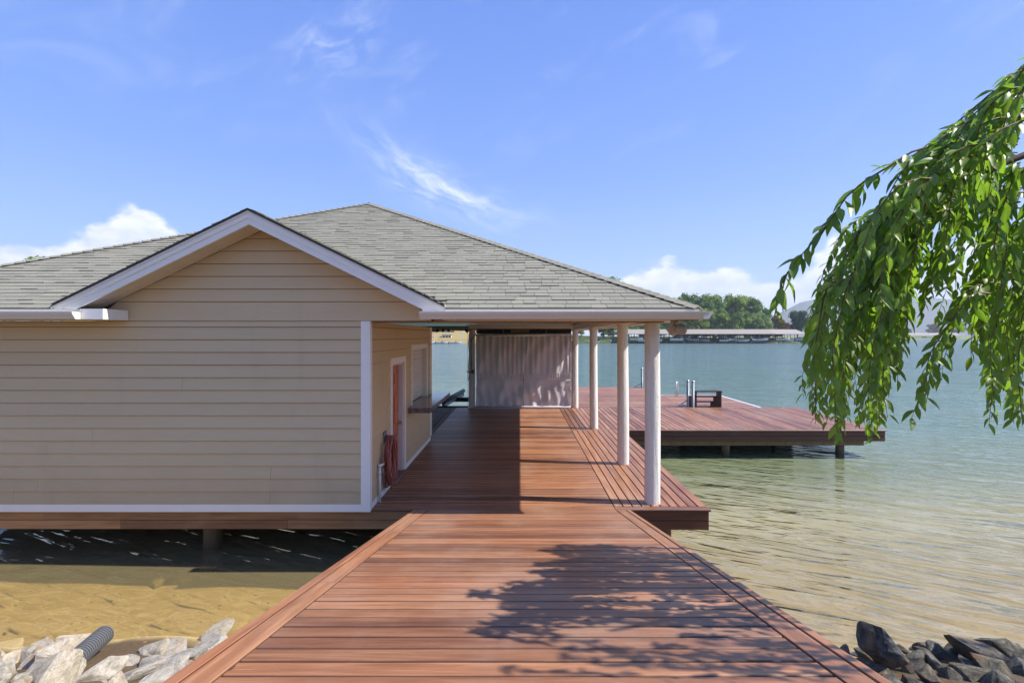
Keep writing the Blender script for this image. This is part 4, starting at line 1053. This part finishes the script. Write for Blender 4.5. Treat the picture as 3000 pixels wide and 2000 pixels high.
back = [(1975, 884, 0), (2003, 872, 0), (2032, 860, 0), (2062, 873, 0), (2090, 866, 0), (2120, 861, 0), (2150, 871, 0), (2183, 874, 0), (2212, 884, 0), (2238, 900, 0)]
for i, (px, py, k) in enumerate(back): far_tree(px, py, 268 + tr2.uniform(-8, 10), '%s from left in the tall green treetops above the marina roof' % ORD[i])
frontr = [(1960, 915, 0), (1992, 905, 0), (2024, 900, 0), (2056, 908, 0), (2092, 904, 0), (2126, 910, 0), (2160, 905, 0), (2196, 912, 0), (2228, 922, 0), (2252, 928, 0)]
for i, (px, py, k) in enumerate(frontr): far_tree(px, py, 246 + tr2.uniform(-4, 5), '%s from left in the lower row of leafy trees behind the marina' % ORD[i], wid=1.15)
far_tree(2272, 922, 262, 'thin brownish tree at the right end of the marina woods', 'brown_leaf'); far_tree(2290, 935, 255, 'small brownish tree left of the round blue-green tree', 'brown_leaf')
far_tree(2336, 911, 262, 'round blue-green tree behind the end shed of the marina', 'bluish_leaf', wid=1.25)
far_tree(2385, 945, 268, 'small dark tree at the tip of the marina shore', 'bluish_leaf', wid=1.2)
far_tree(1796, 816, 262, 'tallest tree, its top peeking over the right hip of the roof', wid=.8)
cols_ = [(1640, 900), (1672, 890), (1704, 905), (1738, 880), (1768, 895), (1828, 890), (1858, 900), (1890, 880), (1925, 895), (1945, 890)]
for i, (px, py) in enumerate(cols_): far_tree(px, py, 258 + tr2.uniform(-6, 10), '%s from left of the dark trees seen between the white columns' % ORD[i])
for i, (px, py) in enumerate([(1655, 945), (1700, 950), (1790, 948), (1835, 950), (1885, 945), (1930, 950)]): far_tree(px, py, 240, '%s from left of the low bushy trees seen between the white columns' % ORD[i], wid=1.5)
far_tree(1770, 952, 236, 'yellow-green small tree at the waterside between the columns', 'lime_leaf', wid=1.1)
for i, (px, py, k) in enumerate([(12, 775, 'oak_leaf'), (40, 778, 'oak_leaf'), (95, 768, 'oak_leaf'), (125, 762, 'oak_leaf'), (152, 764, 'oak_leaf'), (182, 757, 'brown_leaf')]):
    far_tree(px, py, 240 + tr2.uniform(-6, 6), '%s from left of the treetops peeking over the left roof slope' % ORD[i], k, 'treetops over the left roof')
far_tree(1274, 962, 246, 'leafy bush on the dry grass bank seen past the counter', 'lime_leaf', 'bushes on the dry bank', 1.8, None, 'bush')
for i, (px, py) in enumerate([(1330, 958), (1352, 955), (1374, 957), (1396, 950)]): far_tree(px, py, 275, '%s from left of the dark trees on top of the dry grass bank' % ORD[i], 'oak_leaf', 'trees on the dry bank', 1.6)
for i, (px, py) in enumerate([(2450, 962), (2500, 958), (2550, 960), (2610, 958), (2660, 962)]): far_tree(px, py, 640, '%s from left of the distant trees half hidden by hanging leaves' % ORD[i], 'bluish_leaf', 'distant trees', 1.4)
far_tree(2736, 946, 650, 'distant brownish round tree in the gap of the hanging leaves', 'brown_leaf', 'distant trees', 1.6)
far_tree(2795, 934, 650, 'distant pale green tree right of the brownish one', 'oak_leaf', 'distant trees', 1.5); far_tree(2850, 945, 660, 'distant green tree partly behind the right hanging strands', 'oak_leaf', 'distant trees', 1.4)
for i, px in enumerate((2900, 2950, 2990)): far_tree(px, 950, 660, '%s of three distant trees near the right picture edge' % ORD[i], 'bluish_leaf', 'distant trees', 1.4)
for i, px in enumerate(range(1985, 2275, 26)): far_tree(px, 966 + tr2.uniform(-3, 5), 242, '%s from left of the bushes low behind the marina slips' % ORD[i], 'oak_leaf', 'bushes behind the marina', 2.4, None, 'bush')
# covered slips of the marina
def shed(x, y, L_, W_, ze, zr_, rz, label, nposts, grp='covered marina slips'):
    t = thing('marina_shed', label, 'shed', (x, y, WZ), rz, grp); M = WM[t]
    def pt(name, mb, m):
        me = mb.mesh(name, m); return putm(name, me, t, M.copy())
    for s in (0, 1):
        a, b = ((-.3, ze), (W_ / 2, zr_)) if not s else ((W_ + .3, ze), (W_ / 2, zr_))
        pt('roof_slope', MB().prism([(0, a[0], a[1]), (0, b[0], b[1]), (0, b[0], b[1] + .15), (0, a[0], a[1] + .15)], (-.4, 0, 0), (L_ + .4, 0, 0)), 'shed_roof')
    for xx in (0, L_ - .1): pt('gable_end', MB().prism([(xx, 0, ze), (xx, W_, ze), (xx, W_ / 2, zr_ - .02)], (0, 0, 0), (.1, 0, 0)), 'shed_gable')
    for i in range(nposts + 1):
        for yy in (.3, W_ / 2, W_ - .3): pt('post', MB().box(i * (L_ - .3) / nposts, i * (L_ - .3) / nposts + .16, yy, yy + .16, -1.2, ze + .05 if yy != W_ / 2 else zr_ - .1), 'shed_post')
    pt('walkway', MB().box(0, L_, W_ - 1.6, W_ - .1, .35, .6), 'grey_wood')
    for i in range(nposts + 1): pt('finger_pier', MB().box(i * (L_ - .8) / nposts, i * (L_ - .8) / nposts + .8, .2, W_ - 1.7, .38, .5), 'grey_wood')
    return t
shed(48, 229.5, 27.2, 11, 4.3, 6.5, 0, 'leftmost long tan-roofed boat shed of the marina', 7)
shed(75.8, 228, 41.5, 12, 4.3, 6.5, 0, 'longest tan-roofed boat shed in the middle of the marina', 10)
shed(118.2, 228.5, 20, 12, 4.3, 6.5, R(22), 'short gabled boat shed at the right end of the marina', 4)
shed(462, 603, 75, 12, 4.4, 7.4, 0, 'pale distant boat shed seen through the hanging leaves', 10, 'distant marina')
# boats
def boat_parts(kind):
    hull = MB(); L_, W_ = 6.4, 2.3; secs = []
    for t in (0, .25, .5, .7, .85, .95, 1.):
        w_ = W_ / 2 * (1 if t < .45 else max(.02, 1 - ((t - .45) / .55) ** 2.2)); sh = 1.0 + .35 * t * t; ke = .0 if t < .6 else .75 * ((t - .6) / .4) ** 2
        secs.append([(t * L_, 0, ke), (t * L_, w_ * .75, ke + .28), (t * L_, w_, sh), (t * L_, w_ * .86, sh + .03), (t * L_, -w_ * .86, sh + .03), (t * L_, -w_, sh), (t * L_, -w_ * .75, ke + .28)])
    n = 7
    for s in secs: hull.v += [Vector(p) for p in s]
    for i in range(len(secs) - 1):
        for j in range(n): hull.f.append((i * n + j, i * n + (j + 1) % n, (i + 1) * n + (j + 1) % n, (i + 1) * n + j))
    hull.f.append(tuple(range(n))[::-1]); hull.f.append(tuple(range(6 * n, 7 * n)))
    out = [('hull', hull.mesh('hull', 'boat_white', False))]
    out.append(('stripe', MB().box(.3, 4.6, -W_ / 2 - .012, W_ / 2 + .012, .72, .84).mesh('stripe', 'boat_dark' if kind else 'boat_blue')))
    out.append(('windscreen', MB().prism([(3.1, -.9, 1.15), (3.7, -.8, 1.15), (3.3, -.8, 1.75), (3.0, -.8, 1.75)], (0, 0, 0), (0, 1.65, 0)).mesh('windscreen', 'boat_dark')))
    out.append(('outboard_motor', MB().box(-.55, -.05, -.2, .2, .2, 1.35).box(-.4, -.2, -.08, .08, -.5, .2).mesh('outboard_motor', 'boat_dark')))
    if kind == 0: out.append(('cover', MB().prism([(.1, -1.08, 1.05), (3.0, -1.08, 1.1), (3.2, -.7, 1.8), (1.6, -.7, 1.9), (.1, -.8, 1.4)], (0, 0, 0), (0, 2.1, 0)).mesh('cover', 'boat_blue')))
    if kind == 2: out.append(('canopy', MB().box(1.2, 3.4, -1., 1., 2.65, 2.72).tube([(1.3, -.9, 1.1), (1.3, -.9, 2.65)], .03, 5).tube([(1.3, .9, 1.1), (1.3, .9, 2.65)], .03, 5).tube([(3.3, -.9, 1.1), (3.3, -.9, 2.65)], .03, 5).tube([(3.3, .9, 1.1), (3.3, .9, 2.65)], .03, 5).mesh('canopy', 'boat_blue')))
    return out
BP = [boat_parts(k) for k in range(3)]
KN = ['white motorboat with a dark blue cover', 'open white motorboat with a dark stripe', 'white motorboat with a blue canopy on posts']
br = random.Random(8)
def boat(x, y, z, rz, k, where, grp='boats in the marina', s=1.):
    t = thing('motorboat', KN[k] + ', ' + where, 'boat', (x, y, z), rz, grp); M = WM[t] @ Matrix.Diagonal((s, s, s, 1))
    for nm, me in BP[k]: putm(nm, me, t, M)
for i, px in enumerate((1858, 1880, 1950, 1975, 2015, 2062, 2092, 2118, 2143, 2168, 2193, 2222, 2247, 2288, 2318, 2345)):
    d = 229.6; x = (px - CX) * d / F
    boat(x - 2, d + br.uniform(-.6, .8), WZ + br.uniform(.7, 1.3), br.choice((0, 180)) * math.pi / 180 + br.uniform(-.7, .7), (1, 2, 0, 1, 2, 0, 0, 1, 1, 2, 1, 1, 0, 1, 1, 0)[i], '%s from left under the marina roofs' % ORD[i], s=.92)
for i, px in enumerate((2712, 2735, 2760, 2785)): boat((px - CX) * 606 / F - 3, 606, WZ + .6, br.uniform(-.5, .5), i % 3, '%s from left in the distant shed' % ORD[i], 'boats in the distant shed', 1.2)
# little landing across the water, seen past the serving counter
ln = thing('landing_stage', 'small pale landing stage below the dry grass bank', 'dock', (-40, 226, WZ))
box('deck', 'trim_white', ln, -46, -27.5, 224.5, 226.5, WZ + .35, WZ + .6)
for x in (-44, -40, -36, -32, -28): box('leg', 'trim_white', ln, x, x + .2, 224.6, 224.8, WZ - 1, WZ + .35)
for i, (x, h) in enumerate(((-41.6, 3.4), (-38.8, 7.0), (-26.0, 6.2))):
    tag(box('mooring_post', 'trim_white', None, x, x + .28, 225, 225.28, WZ - 1, WZ + h), '%s of three slim white posts at the far landing' % ('shortest', 'tallest', 'rightmost')[i], 'post', 'posts at the far landing')
for i, (x, k) in enumerate(((-43.5, 1), (-37.5, 2), (-31.5, 1))): boat(x, 222.5, WZ - .25, br.uniform(-.2, .2), k, '%s from left moored at the far landing' % ORD[i], 'boats at the far landing', .85)
cp = thing('orange_shelter', 'orange-roofed shelter on posts at the far landing', 'shelter', (-42, 230, 0))
MB().prism([(-45.5, 229, 2.6), (-40.0, 229, 2.6), (-42.7, 229, 4.1)], (0, 0, 0), (0, 4, 0)).put('roof', 'orange_paint', cp); box('counter', 'orange_paint', cp, -45, -40.6, 229.2, 232.5, .6, 1.7)
for x in (-45.2, -40.5):
    for y in (229.1, 232.7): box('post', 'trim_white', cp, x, x + .2, y, y + .2, -.3, 2.6)
kb = thing('lakeside_kiosk', 'small pale kiosk with dark windows on the far bank', 'kiosk', (-34, 233, 0))
box('wall', 'trim_white', kb, -36.2, -32.0, 231.5, 234, .2, 3.2); box('roof', 'shed_roof', kb, -36.5, -31.7, 231.2, 234.3, 3.2, 3.45)
for x in (-35.9, -34.5, -33.1): box('window', 'clear_black', kb, x, x + .95, 231.45, 231.499, 1.7, 2.8)
fr2 = random.Random(4); mb = MB()
for i in range(900):
    x = fr2.uniform(-60, 150); y = 229 + 3 * math.sin(x * .03) + fr2.uniform(-.6, 1.8); s = fr2.uniform(.3, .7); z = shore_h(x, y) if x < 138 else WZ
    mb.add([Vector((x + fr2.uniform(-s, s) * .5, y + fr2.uniform(-s, s) * .5, z + fr2.uniform(-.1, s))) for q in range(4)] , [(0, 1, 2), (0, 2, 3), (0, 3, 1), (1, 3, 2)])
tag(mb.put('far_riprap', 'far_stone'), 'pale stone edging along the far shoreline', kind='stuff')
# ------------------------------------------------------------------ haze
hz = MB().box(-3600, 3900, -450, 3700, -9, 340)
def f(t):
    v = t.n('ShaderNodeVolumePrincipled', {'Color': (.80, .88, 1., 1), 'Density': .00026, 'Anisotropy': .1})
    t.out(v, True)
mat('haze_air', f)
tag(hz.put('haze', 'haze_air'), 'thin bluish summer haze over the lake', kind='stuff')
